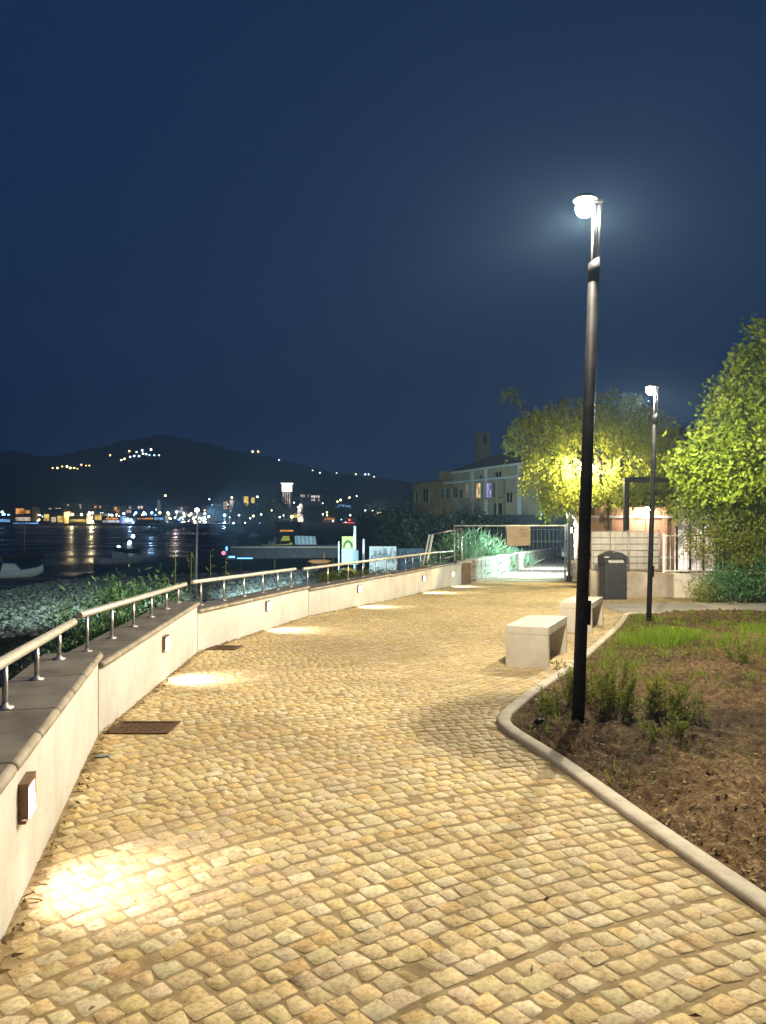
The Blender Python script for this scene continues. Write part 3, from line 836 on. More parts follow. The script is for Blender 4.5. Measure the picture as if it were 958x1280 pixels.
# white bar railing to the right
r = thing('bar_railing', 'pale vertical bar railing on the low wall, behind the leafy trees', 'railing', (7.4, 19.45, zb + .62))
b = MB()
for k in range(100):
    x = .05 + k * .115; b.box((x, .02, .50), (.016, .016, .94))
o = b.build('bars', M['white'], r)
b = MB(); b.box((6.2, .02, .985), (12.4, .04, .03)); b.box((6.2, .02, .06), (12.4, .03, .03)); b.build('rail', M['white'], r)
for k in range(6):
    b = MB(); b.box((.0 + k * 2.3, .05, .52), (.05, .05, 1.06)); b.build('post', M['white'], r)

# ------------------------------------------------------------------ pavilion (terracotta) behind
PY = 31.0; g0 = zp(PY)
r = thing('pavilion', 'terracotta walled pavilion with a white band and a bright doorway, behind the railing', 'building', (12, PY + 3, g0))
def Lp(x, y, z): return Vector((x - 12, y - PY - 3, z - g0))
b = MB(); b.hexa([Lp(8.0, PY, g0 - .2), Lp(12.25, PY, g0 - .2), Lp(12.25, PY + 6, g0 - .2), Lp(10.6, PY + 6, g0 - .2)], [Lp(8.0, PY, 1.75), Lp(12.25, PY, 1.75), Lp(12.25, PY + 6, 1.75), Lp(10.6, PY + 6, 1.75)])
for k in range(6): b.box(Lp(8.2 + k * .72, PY - .06, .3), (.16, .12, 2.9))
b.build('wall', M['terracotta'], r)
b = MB(); b.box(Lp(10.0, PY - .14, 1.35), (4.2, .05, .10)); b.box(Lp(10.0, PY - .14, -.35), (4.2, .05, .08)); b.build('band', M['white'], r)
b = MB(); b.box(Lp(13.3, PY + .4, .35), (1.9, .06, 2.6)); b.build('doorway', window_mat('lit_doorway', (1, .80, .66), 1.6, 2.2), r)
b = MB()
for k in range(4): b.box(Lp(12.45 + k * .56, PY + .32, .35), (.07, .08, 2.7))
b.build('door_frame', M['darkwall'], r)
b = MB(); b.hexa([Lp(7.8, PY - .9, 1.8), Lp(20, PY - .9, 1.8), Lp(20, PY + 7, 1.8), Lp(10.6, PY + 7, 1.8)], [Lp(7.8, PY - .9, 2.0), Lp(20, PY - .9, 2.0), Lp(20, PY + 7, 2.0), Lp(10.6, PY + 7, 2.0)]); b.build('roof', M['darkwall'], r)

b = MB(); b.ball(Lp(10.9, PY - .55, 1.68), .09); b.build('added_porch_lamp', M['ledwarm'], r)  # lamp added under the eave to brighten the terracotta wall
point_light('added_porch_light', Lp(10.9, PY - .62, 1.5), 150, (1, .84, .68), r, r=.08)
# dark building far right behind the trees
r = thing('dark_building', 'unlit dark block with a grey parapet band between the two lamp-lit trees', 'building', (22, 55, zp(55)))
b = MB(); b.box((0, 0, 4.5), (9, 8, 9)); b.build('wall', M['darkwall'], r)
b = MB(); b.box((0, -4.05, 5.3), (9.2, .2, 2.2)); b.build('band', M['greyconc'], r)
b = MB(); b.box((0, 0, 9.1), (9.4, 8.4, .25)); b.build('roof', M['darkwall'], r)

# black steel frame (pergola)
r = thing('pergola_frame', 'black square steel frame standing behind the hoarding under the trees', 'pergola', (8.2, 23, zp(23)))
q = lambda x: (x - CX) * 23 / F - 8.2
b = MB()
for xx in (783, 935): b = MB(); b.box((q(xx), 0, 1.62), (.15, .15, 3.3), bev=.005); b.build('post', M['blackmetal'], r)
b = MB()
b.box(((q(783) + q(935)) / 2, 0, 3.355), (q(935) - q(783) + .15, .16, .16)); b.build('beam', M['blackmetal'], r)

# ------------------------------------------------------------------ temporary mesh gate across the path, with cardboard notice
def mesh_panel(name, label, A, Bp, h, mat, wires=True, lowrail=True, lean=0):
    A = Vector(A); Bp = Vector(Bp); L_ = (Bp - A).length; ang = math.atan2((Bp - A).y, (Bp - A).x)
    r = thing(name, label, 'fence', A, ang)
    b = MB(); dz = Bp.z - A.z
    b.tube([(0, 0, h), (L_, 0, h + dz)], .024, n=8)
    if lowrail: b.tube([(0, 0, .10), (L_, 0, .10 + dz)], .024, n=8)
    b.build('rail', M['white'], r)
    for x, k in ((0, 0), (L_, 1)):
        b = MB(); b.tube([(x, 0, -.02 + dz * k), (x - lean * (1 - k), 0, h + .05 + dz * k)], .026, n=8); b.build('post', mat, r)
    if wires:
        b = MB(); n = int(L_ / .14)
        for k in range(1, n): b.tube([(L_ * k / n, 0, .1 + dz * k / n), (L_ * k / n, 0, h + dz * k / n)], .0045, n=4)
        for z in (.55, 1.0, 1.45): b.tube([(0, .006, z), (L_, .006, z + dz)], .0045, n=4)
        b.build('mesh', M['wire'], r)
    return r
gy = 26.2
gate = mesh_panel('mesh_gate', 'temporary wire mesh barrier closing the path beyond the paving', (2.52, gy, zp(gy)), (6.45, gy, zp(gy)), 1.98, M['wire'])
r = thing('cardboard_notice', 'brown cardboard notice with faint handwriting hung on the mesh barrier', 'notice', px(648.5, 670, gy - .05))
b = MB(); b.hexa([(-.41, 0, -.36), (.42, 0, -.33), (.42, .012, -.33), (-.41, .012, -.36)], [(-.43, 0, .34), (.42, 0, .34), (.42, .012, .34), (-.43, .012, .34)]); b.build('board', M['card'], r)
b = MB(); rg = random.Random(4)
for zz, x0, x1 in ((.22, .02, .34), (.10, .05, .36), (.0, .08, .30)):
    x = x0; b = MB()
    while x < x1:
        w = rg.uniform(.02, .04); b.box((x, -.004, zz + rg.uniform(-.012, .012)), (.011, .003, rg.uniform(.04, .065)), rz=0); b.box((x + w * .4, -.0042, zz + rg.uniform(-.02, .02)), (w * .9, .003, .010)); x += w + .006
    b.build('lettering', M['ink'], r)
# slim dark end post with a foot beside the barrier
r = thing('gate_post', 'dark steel post with a black foot at the right end of the mesh barrier', 'post', (6.56, gy - .12, zp(gy)))
b = MB(); b.tube([(0, 0, .1), (.03, 0, 2.05)], .035, n=10); b.build('shaft', M['darkwire'], r)
b = MB(); b.box((0, 0, .10), (.16, .2, .24), bev=.02); b.build('foot', M['blackmetal'], r)
# stone pier right of the barrier
r = thing('stone_pier', 'short beige stone pier right of the mesh barrier, behind the lamp post', 'pier', (7.05, 26.6, zp(26.6)))
b = MB(); b.box((0, 0, .32), (.6, .5, .66), bev=.02); b.build('shaft', M['stonewall'], r)
b = MB(); b.box((0, 0, .69), (.7, .6, .08), bev=.012); b.build('cap', M['concrete'], r)
# tall grey gate pillar with an arched niche behind it
pz = zp(36)
r = thing('gate_pillar', 'grey rendered gate pillar with a dark arched opening, half behind the lamp post', 'pillar', (9.55, 36, pz))
b = MB(); b.box((0, 0, 1.4), (1.1, .5, 3.0), bev=.01); b.build('shaft', M['darkwall'], r)
b = MB(); pts = [(.15, -.262, .2)] + [(.15 + .34 * (1 - math.cos(t)), -.262, 1.6 + .5 * math.sin(t)) for t in np.linspace(0, PI, 9)] + [(.54, -.262, .2)]
b.prism(pts[:-1] + [(.54, -.262, .2)], (0, .01, 0)) if False else b.prism([(.12, -.262, .2), (.12, -.262, 1.7), (.18, -.262, 1.95), (.32, -.262, 2.08), (.44, -.262, 1.95), (.5, -.262, 1.7), (.5, -.262, .2)], (0, .01, 0))
b.build('niche', M['glassdark'], r)

r = thing('added_path_lamp', 'added cold white lamp on the path side of the grey gate pillar, brightening the far path', 'lamp', (8.98, 36.0, 1.7), PI / 2)  # unseen lamp, added to brighten the path and stone wall beyond
b = MB(); b.box((0, .06, .05), (.22, .16, .06), bev=.01); b.build('hood', M['blackmetal'], r)
b = MB(); b.box((0, .06, .005), (.18, .12, .02)); b.build('lens', M['ledcool'], r)
point_light('light_source', (0, .08, -.07), 2600, (.80, .94, 1), r, r=.1, kind='SPOT', rot=aim((1, .12, -.30)), angle=165, blend=.6)
# leaning end frame of the older fence at the left of the gate
r = thing('end_frame', 'leaning white-painted tube frame at the end of the parapet wall', 'fence', (2.05, 25.0, zp(25)))
A0 = px(531, 718, 25) - Vector(r.location); A1 = px(541, 668, 25) - Vector(r.location); B1 = px(577, 661, 25) - Vector(r.location); B0 = px(577, 712, 25) - Vector(r.location)
b = MB(); b.tube([A0, A1], .045, n=8); b.tube([A0 + Vector((-.12, .1, 0)), A1 + Vector((-.1, .1, .0))], .03, n=8); b.build('leaning_post', M['white'], r)
b = MB(); b.tube([A1, B1], .03, n=8); b.build('rail', M['steel'], r)
b = MB(); b.tube([B0, B1 + Vector((0, 0, .03))], .04, n=8); b.build('post', M['steel'], r)
b = MB(); b.tube([px(536, 702, 25.1) - Vector(r.location), px(577, 693, 25.1) - Vector(r.location)], .022, n=8); b.build('rail', M['steel'], r)

# rubble wall end pier + low stone wall along the far path
r = thing('stone_wall', 'low whitewashed rubble wall along the left side of the far path', 'wall', (3.0, 26, zp(26)))
o0 = Vector((3.0, 26, zp(26)))
b = MB(); ys = [26.35, 30, 35, 40, 46, 52, 58]
for a, c in zip(ys, ys[1:]):
    P = lambda y, off, z: Vector((wx(y) + off, y, zp(y) + z)) - o0
    b.hexa([P(a, 0, -.3), P(c, 0, -.3), P(c, -.35, -.6), P(a, -.35, -.6)], [P(a, 0, .74), P(c, 0, .76), P(c, -.35, .76), P(a, -.35, .74)])
b.build('rubble', M['stonewall'], r)
b = MB()
for a, c in zip(ys, ys[1:]):
    b.hexa([P(a, .03, .742), P(c, .03, .762), P(c, -.38, .762), P(a, -.38, .742)], [P(a, .03, .80), P(c, .03, .82), P(c, -.38, .82), P(a, -.38, .80)])
b.build('coping', M['concrete'], r)
r = thing('rubble_pier', 'rough brown rubble pier between the end of the plastered wall and the mesh barrier', 'pier', (2.75, 25.2, zp(25.2)))
b = MB(); b.box((0, 0, .32), (.45, .5, .8), bev=.03); b.build('shaft', M['brick'], r)
b = MB(); b.box((0, 0, .745), (.52, .57, .045), bev=.01); b.build('cap', M['concrete'], r)

# dark railing fence behind the gate (right of the bush)
r = thing('dark_railing', 'dark bar fence at the far end of the lit path', 'fence', (13.2, 59.5, zp(59)))
b = MB()
for k in range(60): b.box((-5 + k * .2, 0, 1.1), (.04, .04, 2.2))
b.build('bars', M['darkwire'], r)
b = MB(); b.box((.9, 0, 2.2), (12, .06, .06)); b.box((.9, 0, 1.2), (12, .06, .05)); b.box((.9, 0, .2), (12, .06, .06)); b.build('rail', M['wire'], r)

# assumed floodlight, unseen behind the lamp post, for cold light on path and bush
r = thing('floodlight', 'small assumed cold white floodlight, unseen, on a short stake right of the far path', 'floodlight', (7.72, 30, zp(30)))
b = MB(); b.tube([(0, 0, -.05), (0, 0, 1.75)], .03, n=8); b.build('stake', M['blackmetal'], r)
b = MB(); b.box((-.02, 0, 1.86), (.10, .30, .22), bev=.01); b.build('housing', M['blackmetal'], r)
b = MB(); b.box((-.075, 0, 1.86), (.008, .26, .18)); b.build('lens', M['ledcool'], r)
point_light('light_source', (-.14, 0, 1.86), 2600, (.66, 1, .90), r, r=.1, kind='SPOT', rot=aim((-1, .2, -.16)), angle=165, blend=.5)
point_light('light_source', (-.14, .05, 1.86), 2600, (.80, .93, 1), r, r=.1, kind='SPOT', rot=aim((-.4, 1, -.14)), angle=130, blend=.6)  # second assumed beam, added to light the path farther on

# parked car at the far end of the path
def car(loc, rz, lab):
    r = thing('parked_car', lab, 'car', loc, rz)
    paint = surf('pale_car_paint', (.55, .60, .62), .3, var=.1, bump=0, spec=.6)
    side = [(-2.0, .30), (-2.05, .62), (-1.95, .86), (-1.75, .92), (1.0, .95), (1.75, .88), (2.02, .72), (2.05, .34), (1.7, .28), (-1.7, .28)]
    b = MB(); b.prism([(x, -.85, z) for x, z in side], (0, 1.7, 0)); bmesh.ops.bevel(b.bm, geom=list(b.bm.edges), offset=.05, segments=2, affect='EDGES'); b.build('body', paint, r)
    b = MB(); b.hexa([(-1.75, -.78, .92), (.95, -.78, .93), (.95, .78, .93), (-1.75, .78, .92)], [(-1.35, -.62, 1.42), (.25, -.62, 1.44), (.25, .62, 1.44), (-1.35, .62, 1.42)])
    b.build('windows', M['glassdark'], r)
    b = MB(); b.box((-.55, 0, 1.455), (1.62, 1.26, .04), bev=.015); b.build('roof', paint, r)
    for x in (-1.25, 1.3):
        for y in (-.80, .80):
            b = MB(); b.tube([(x, y - .1, .32), (x, y + .1, .32)], .32, n=18); w = b.build('wheel', M['blackmetal'], r)
            b = MB(); b.tube([(x, y - .105, .32), (x, y + .105, .32)], .18, n=12); b.build('rim', M['steel'], w)
    for y in (-.6, .6):
        b = MB(); b.box((2.02, y, .68), (.06, .34, .14), bev=.02); b.build('headlight', M['binflap'], r)
    b = MB(); b.box((2.06, 0, .45), (.03, .9, .16)); b.build('grille', M['blackmetal'], r)
car((13.6, 52.5, zp(52.5)), -PI / 2 - .25, 'pale car parked at the end of the lit path, mostly hidden by the lamp post')

# ------------------------------------------------------------------ trees and plants
def limbs(b, base, tips, r0, rng, sag=0):
    for tp in tips:
        a = Vector(base); c = Vector(tp); n = 6; pts = []
        side = Vector((rng.normal(), rng.normal(), 0)) * (c - a).length * .06
        for i in range(n + 1):
            t = i / n; p = a.lerp(c, t) + side * math.sin(PI * t) + Vector((0, 0, 1)) * (c - a).length * .10 * math.sin(PI * t)
            pts.append(p)
        b.tube(pts, [r0 * (1 - .85 * i / n) + .006 for i in range(n + 1)], n=7)

def leafy_tree():
    rng = np.random.default_rng(41); bx, by = 8.60, 17.8
    r = thing('leafy_tree', 'broad-leaved tree with bright glossy leaves at the right edge, beside the second lamp', 'tree', (bx, by, zp(by)))
    b = MB(); b.tube([(0, 0, -.1), (.05, 0, .8), (.0, .05, 1.7), (.08, 0, 2.6)], [.075, .065, .06, .05], n=10)
    limbs(b, (.05, 0, 2.0), [(-1.3, -.9, 3.2), (.8, -.7, 3.6), (.2, .9, 3.9), (.6, -.2, 5.2), (-.3, -.3, 4.6), (1.6, .2, 4.0)], .055, rng)
    b.build('trunk', M['bark'], r)
    ells = [(0.25, -.5, 3.1, 1.35, 1.3, 1.0), (0.75, -.3, 4.1, 1.35, 1.3, 1.1), (1.1, -.2, 5.0, 1.1, 1.1, 1.1), (1.5, -.1, 5.9, .75, .8, .85), (2.0, 0, 3.6, 1.5, 1.4, 1.5), (-.45, -.6, 3.0, .95, .9, .6), (.6, -.9, 3.5, 1.1, .9, 1.0), (1.3, -.6, 2.6, 1.2, .9, .6), (2.1, 0, 6.5, .75, .8, .75), (-.75, -.6, 3.75, .4, .4, .3), (-.05, -.5, 4.85, .4, .4, .35), (.55, -.3, 5.75, .35, .35, .35), (-1.15, -.7, 3.3, .4, .4, .2), (1.0, -.2, 6.4, .35, .3, .4)]
    ells = [(e_[0] - .55,) + e_[1:] for e_ in ells]
    p, t = clump_points(ells, 760, 26, .15, rng, shell=.55)
    leaves('crown', p, .135, .078, M['leafbig'], r, up=.2, rng=rng, tint=t)
leafy_tree()

def feathery_tree():
    rng = np.random.default_rng(42); bx, by = 8.75, 17.6
    r = thing('feathery_tree', 'lower fine-leaved tree with yellowing foliage under the bright broad-leaved tree', 'tree', (bx, by, zp(by)))
    b = MB(); b.tube([(0, 0, -.1), (.06, 0, .6), (-.02, 0, 1.3), (.05, 0, 2.1)], [.07, .06, .05, .04], n=9)
    b.tube([(.18, .1, -.1), (.22, .1, .7), (.35, .1, 1.5)], [.06, .05, .035], n=8)
    limbs(b, (0, 0, 1.2), [(-1.2, -.2, 2.1), (-.7, -.5, 2.6), (.6, -.3, 2.4), (1.2, 0, 2.0), (-1.5, 0, 1.6)], .035, rng)
    b.build('trunk', M['bark'], r)
    ells = [(-.9, -.1, 2.3, .85, .8, .65), (-.2, -.2, 2.0, .95, .8, .6), (-1.05, -.1, 1.45, .55, .6, .45), (-.3, -.2, 1.35, .75, .7, .4), (.7, -.1, 1.9, .9, .8, .7), (-1.35, 0, 2.2, .5, .5, .4), (1.3, 0, 1.4, .7, .6, .5)]
    p, t = clump_points(ells, 420, 46, .13, rng, shell=.35)
    leaves('crown', p, .085, .03, M['leaffeather'], r, up=-.15, rng=rng, tint=t + (1.9 - p[:, 2]) * .35)
feathery_tree()

def weeping_tree():
    rng = np.random.default_rng(43); bx, by = 8.2, 27.2
    r = thing('weeping_tree', 'large weeping tree with hanging yellow-lit foliage behind the tall lamp post', 'tree', (bx, by, zp(by)))
    b = MB(); b.tube([(0, 0, -.1), (.1, 0, 1.0), (-.05, .1, 2.2), (.1, 0, 3.2)], [.24, .19, .17, .14], n=12)
    tips = [(-3.0, -.6, 5.8), (-1.9, -1.1, 6.1), (-.6, -.8, 6.9), (.8, -.6, 6.6), (1.9, 0, 5.6), (-1.2, .9, 6.3), (-3.4, 0, 6.6), (.4, 1.2, 6.1)]
    limbs(b, (.05, 0, 2.9), tips, .075, rng); b.build('trunk', M['bark'], r)
    # start points of hanging strands over an umbrella of lobes
    lobes = [(-2.5, -.5, 5.6, 1.25, 1.2, .8), (-1.2, -.6, 6.0, 1.3, 1.2, .85), (.2, -.3, 6.2, 1.4, 1.3, .95), (1.4, -.1, 5.6, 1.2, 1.2, .9), (-1.8, .6, 5.9, 1.3, 1.1, .8), (.6, .9, 5.8, 1.3, 1.0, .9), (-.4, -1.2, 5.2, 1.5, .7, .8), (-2.2, -1.0, 4.5, .95, .7, .7), (-1.0, -1.1, 4.0, 1.2, .6, .9), (2.3, .2, 4.6, .8, .9, .8)]
    e = np.array(lobes); n = 960; idx = rng.integers(0, len(e), n); d = rand_dirs(n, rng); d[:, 2] = np.abs(d[:, 2]) * .9
    st = e[idx, :3] + d * e[idx, 3:] * rng.uniform(.75, 1.0, n)[:, None]
    ln = rng.uniform(.5, 1.7, n)
    pts = []; tint = []; dirs = []
    for k in range(n):
        m = int(ln[k] * 17); base = st[k]; outv = d[k].copy(); outv[2] = 0; tv = rng.uniform(.1, .9)
        for q in range(m):
            s = q / m * ln[k]
            pts.append(base + outv * (.35 * (1 - math.exp(-s * 2))) + np.array([0, 0, -s]) + rng.normal(size=3) * .045)
            tint.append(tv + rng.normal() * .2); dd = rng.normal(size=3) * .55; dd[2] -= .9; dirs.append(dd / np.linalg.norm(dd))
    # hanging skirt lower down round the lamp
    for k in range(520):
        a = np.array([rng.uniform(-2.4, 2.9), rng.uniform(-1.0, 1.0), 0]); top = rng.uniform(3.0, 4.4); l = rng.uniform(.6, 1.5)
        low = 1.9 if a[0] < -1.2 else 2.55
        l = min(l, top - low - rng.uniform(0, .5)); tv = rng.uniform(.2, .9)
        if l < .2: continue
        for q in range(int(l * 17)):
            s = q / 17; pts.append(a + np.array([0, 0, top - s]) + rng.normal(size=3) * .05)
            tint.append(tv + rng.normal() * .2); dd = rng.normal(size=3) * .55; dd[2] -= .9; dirs.append(dd / np.linalg.norm(dd))
    # one stray branch high on the left
    for q in range(90):
        s = q / 90; p = np.array([-3.1 - .75 * s, -.2, 6.15 + .75 * math.sin(s * 2.6)]); pts.append(p + rng.normal(size=3) * .09); tint.append(rng.uniform(0, .8))
        dd = rng.normal(size=3); dirs.append(dd / np.linalg.norm(dd))
    pts = np.array(pts); tint = np.array(tint); dirs = np.array(dirs)
    lp = np.array([7.22 - bx - .02, 26.0 - by, 3.28 - zp(by)]); keep = np.linalg.norm((pts - lp) * np.array([1, 1, .8]), axis=1) > .85
    pts, tint, dirs = pts[keep], tint[keep], dirs[keep]
    leaves('crown', pts, .165, .08, M['leafpep'], r, dirs=np.array(dirs), rng=rng, tint=np.array(tint))
weeping_tree()

def dark_tree(name, lab, loc, h, w, seed, group=None, mat='leafdark', n=260, lf=.35, cat='tree'):
    rng = np.random.default_rng(seed)
    r = thing(name, lab, cat, loc, group=group)
    b = MB(); b.tube([(0, 0, -.2), (0, 0, h * .5)], [h * .035, h * .02], n=7)
    limbs(b, (0, 0, h * .3), [(w * .3, 0, h * .6), (-w * .3, .1, h * .65), (0, -w * .25, h * .75), (.1, w * .2, h * .7)], h * .012, rng); b.build('trunk', M['bark'], r)
    ells = [(0, 0, h * .55, w * .5, w * .5, h * .33)] + [(rng.uniform(-.3, .3) * w, rng.uniform(-.3, .3) * w, h * rng.uniform(.4, .8), w * rng.uniform(.2, .32), w * rng.uniform(.2, .32), h * rng.uniform(.14, .2)) for _ in range(6)]
    p, t = clump_points(ells, n, 22, lf * .9, rng, shell=.5)
    leaves('crown', p, lf, lf * .5, M[mat], r, rng=rng, tint=t)
    return r
# dark trees standing in front of the villa
DT = [(505, 668, 62, 4.8, 3.6, 'dark rounded tree at the left foot of the villa'), (545, 665, 56, 4.2, 4.0, 'dark bushy tree below the ochre wing of the villa'),
      (585, 662, 52, 3.8, 3.6, 'dark bushy tree in front of the villa, left of the lit windows'), (615, 662, 48, 2.6, 2.6, 'small dark shrub tree under the lit villa windows'),
      (488, 668, 80, 5.0, 4.5, 'dark tree left of the villa near the harbour'), (468, 666, 96, 5.0, 5.0, 'farther dark tree between the villa and the red stall')]
for k, (x, y, Y, h, w, lab) in enumerate(DT):
    p = px(x, y, Y); dark_tree('dark_tree', lab, (p.x, p.y, terrain_h(p.x, p.y)), h + 1.0, w, 60 + k, group='dark trees below the villa', lf=.30, n=200)
p = px(818, 620, 38); dark_tree('shadow_tree', 'unlit dark tree behind the steel frame, right of the weeping tree', (p.x, p.y, zp(38)), 6.2, 3.8, 77, n=240, lf=.22)

# cold-lit strap-leaved bush behind the barrier
def strap_bush(loc, w, h, n, seed, lab, name='strap_leaf_bush', mat='leafagap', wd=.055):
    rng = np.random.default_rng(seed); r = thing(name, lab, 'bush', loc)
    V = []; Fc = []; T = []
    for k in range(n):
        a = rng.uniform(0, 2 * PI); rad = w * .5 * math.sqrt(rng.random()); bx_, by_ = rad * math.cos(a), rad * math.sin(a) * .7
        hh = h * (1 - .45 * (rad / (w * .5)) ** 2) * rng.uniform(.35, 1.0); l = rng.uniform(.45, .8); zb_ = max(0.0, hh - l)
        d = np.array([rng.normal() * .5, rng.normal() * .5, 1.0]); d /= np.linalg.norm(d); s = np.cross(d, rng.normal(size=3)); s /= np.linalg.norm(s)
        k0 = len(V); drp = np.array([d[0], d[1], -.35]) * l * .35
        for i, (t, ww) in enumerate(((0, .5), (.5, 1), (1, .1))):
            c = np.array([bx_, by_, zb_]) + d * l * t + drp * t * t
            V += [c - s * wd * ww * .5, c + s * wd * ww * .5]
        Fc += [(k0, k0 + 1, k0 + 3, k0 + 2), (k0 + 2, k0 + 3, k0 + 5, k0 + 4)]; T += [rng.uniform(0, 1)] * 6
    npmesh('foliage', np.array(V), np.array(Fc), M[mat], r, tint=np.array(T))
    b = MB()
    for k in range(7): b.tube([(rng.normal() * w * .12, rng.normal() * w * .1, -.1), (rng.normal() * w * .2, rng.normal() * w * .15, h * .5)], [.02, .008], n=5)
    b.build('stem', M['stem'], r)
    return r
strap_bush((2.75, 28.4, zp(28.4) - .05), 2.0, 2.15, 900, 91, 'tall strap-leaved bush lit pale green, nearest the left post of the mesh barrier')
strap_bush((3.75, 30.8, zp(30.8) - .05), 2.1, 2.3, 950, 94, 'tall strap-leaved bush lit pale green, in the middle of the row behind the barrier')
strap_bush((5.0, 34.0, zp(34) - .05), 2.0, 2.15, 800, 95, 'tall strap-leaved bush lit pale green, just left of the cardboard notice')
strap_bush((6.4, 38.5, zp(38.5) + .1), 2.8, 1.35, 600, 92, 'low green clump behind the cardboard notice, above the stone wall')
strap_bush((1.75, 27.0, zp(27) - .25), 1.5, 1.45, 380, 93, 'thin green clump with pale stalks between the tube frame and the barrier')

# shrub at the foot of the right-hand trees
def small_bush(loc, w, h, seed, lab, mat, lf, n, name='shrub', group=None):
    rng = np.random.default_rng(seed); r = thing(name, lab, 'shrub', loc, group=group)
    b = MB()
    for k in range(8):
        a = rng.uniform(0, 6.28); b.tube([(0, 0, -.05), (math.cos(a) * w * .2, math.sin(a) * w * .2, h * .45), (math.cos(a) * w * .38, math.sin(a) * w * .3, h * rng.uniform(.6, .95))], [.012, .009, .004], n=5)
    b.build('stem', M['stem'], r)
    ells = [(0, 0, h * .5, w * .5, w * .4, h * .45), (w * .2, 0, h * .65, w * .3, w * .3, h * .3), (-w * .25, 0, h * .4, w * .3, w * .3, h * .35)]
    p, t = clump_points(ells, n, 20, lf * 1.3, rng, shell=.35)
    leaves('foliage', p, lf, lf * .32, M[mat], r, up=.5, rng=rng, tint=t)
    return r
small_bush((8.75, 17.5, zp(17.5)), 2.2, 1.25, 101, 'dense green shrub at the foot of the right-hand trees', 'leafbush', .11, 190)
small_bush((7.85, 17.75, zp(17.75)), .8, .5, 102, 'small yellowish weed bush in front of the low wall', 'weed', .09, 50)

# grass on the bed
def grass():
    rng = np.random.default_rng(51); V = []; Fc = []; T = []
    def blade(x, y, h, w):
        a = rng.uniform(0, 6.28); z = bed_z(x, y) - .01; lean = rng.normal(size=2) * h * .45; s = np.array([math.cos(a), math.sin(a), 0]) * w
        k = len(V); b0 = np.array([x, y, z]); mid = b0 + np.array([lean[0] * .35, lean[1] * .35, h * .6]); tip = b0 + np.array([lean[0], lean[1], h])
        V.extend([b0 - s, b0 + s, mid + s * .8, mid - s * .8, tip + s * .1, tip - s * .1]); Fc.extend([(k, k + 1, k + 2, k + 3), (k + 3, k + 2, k + 4, k + 5)]); T.extend([rng.uniform(0, 1)] * 6)
    n = 0
    while n < 9000:
        y = rng.uniform(8.6, 12.9); x = rng.uniform(kx(y) + .2, 7.5)
        c = 10.9 + .12 * math.sin(x * 3.1) + .22 * math.sin(x * 1.3 + 1); dv = abs(y - c) / (.95 - .3 * math.sin(x * 2.0))
        if rng.random() > math.exp(-dv * dv * 1.5) * max(0, .62 + .45 * math.sin(x * 3.7 + y * 2.9 + math.sin(y * 5)) + .3 * math.sin(x * 9 - y * 7)): continue
        blade(x, y, rng.uniform(.04, .2) * (.7 + .5 * math.sin(x * 2.3 + y)), .0038); n += 1
    n = 0
    while n < 3600:                                  # scattered tufts, in small patches
        cy_ = rng.uniform(4.5, 14.6); cx_ = kx(cy_) + .15 + 6 * rng.random() ** 1.2
        if cx_ / cy_ > .6 : continue
        m = int(rng.integers(4, 34)) if cy_ > 7.5 else int(rng.integers(2, 8))
        sp = rng.uniform(.03, .14); n += m
        for _ in range(m): 
            xx, yy = cx_ + rng.normal() * sp, cy_ + rng.normal() * sp
            if xx > kx(yy) + .1: blade(xx, yy, rng.uniform(.04, .15), .003)
    tag(npmesh('grass', np.array(V), np.array(Fc), M['grass'], tint=np.array(T)), 'bright green grass growing in a band across the soil bed', 'grass', kind='stuff')
grass()

# weeds near the foreground lamp post
def weed(x, y, h, n, seed, lab, spread=.5):
    rng = np.random.default_rng(seed); r = thing('weed', lab, 'weed', (x, y, bed_z(x, y)), group='weeds in the planting bed')
    b = MB(); P = []; D = []; T = []
    for k in range(n):
        a = rng.uniform(0, 6.28); rad = spread * rng.uniform(.05, .55); hh = h * rng.uniform(.3, 1.0)
        p0 = Vector((math.cos(a) * rad, math.sin(a) * rad, -.01)); p1 = p0 + Vector((math.cos(a) * rad * .4 + rng.normal() * .03, math.sin(a) * rad * .4 + rng.normal() * .03, hh))
        mid = p0.lerp(p1, .5) + Vector((rng.normal() * .01, rng.normal() * .01, 0))
        b.tube([p0, mid, p1], [.0028, .0022, .001], n=4, cap=False)
        tv = rng.uniform(0, 1)
        for q in range(int(hh * 150)):
            t = rng.uniform(.12, 1); c = p0.lerp(p1, t); P.append(c); d = rng.normal(size=3); d[2] = abs(d[2]) * .8 + .3; D.append(d / np.linalg.norm(d)); T.append(tv + rng.normal() * .2)
    b.build('stem', M['stem'], r)
    leaves('foliage', np.array([p[:] for p in P]),   .062, .014, M['weed'], r, dirs=np.array(D), rng=rng, tint=np.array(T))
weed(2.02, 6.62, .40, 40, 111, 'tallest bushy weed right of the foreground lamp post', .62)
weed(2.45, 6.35, .27, 26, 112, 'spreading weed at the right end of the weed patch by the lamp post', .5)
weed(1.80, 6.85, .26, 16, 113, 'narrow weed just behind the foreground lamp post', .3)
weed(1.45, 6.6, .20, 10, 114, 'small weed left of the foreground lamp post', .28)
weed(4.35, 8.9, .26, 14, 115, 'weed tuft below the grass band, right of centre of the bed', .3)
weed(5.25, 9.6, .30, 16, 116, 'weed tuft near the right edge, at the end of the grass band', .4)
weed(2.15, 5.55, .12, 14, 117, 'flat straggling weed in front of the weed patch', .35)
b = MB(); b.ball((0, 0, .02), .035, (1, .8, .8), 2); b.ball((.03, .01, .03), .022, (1, 1, .8), 2)
o = b.build('dark_stone', M['blackmetal'], loc=(1.27, 6.05, bed_z(1.27, 6.05))); tag(o, 'small black lump on the soil just inside the kerb corner', 'stone')

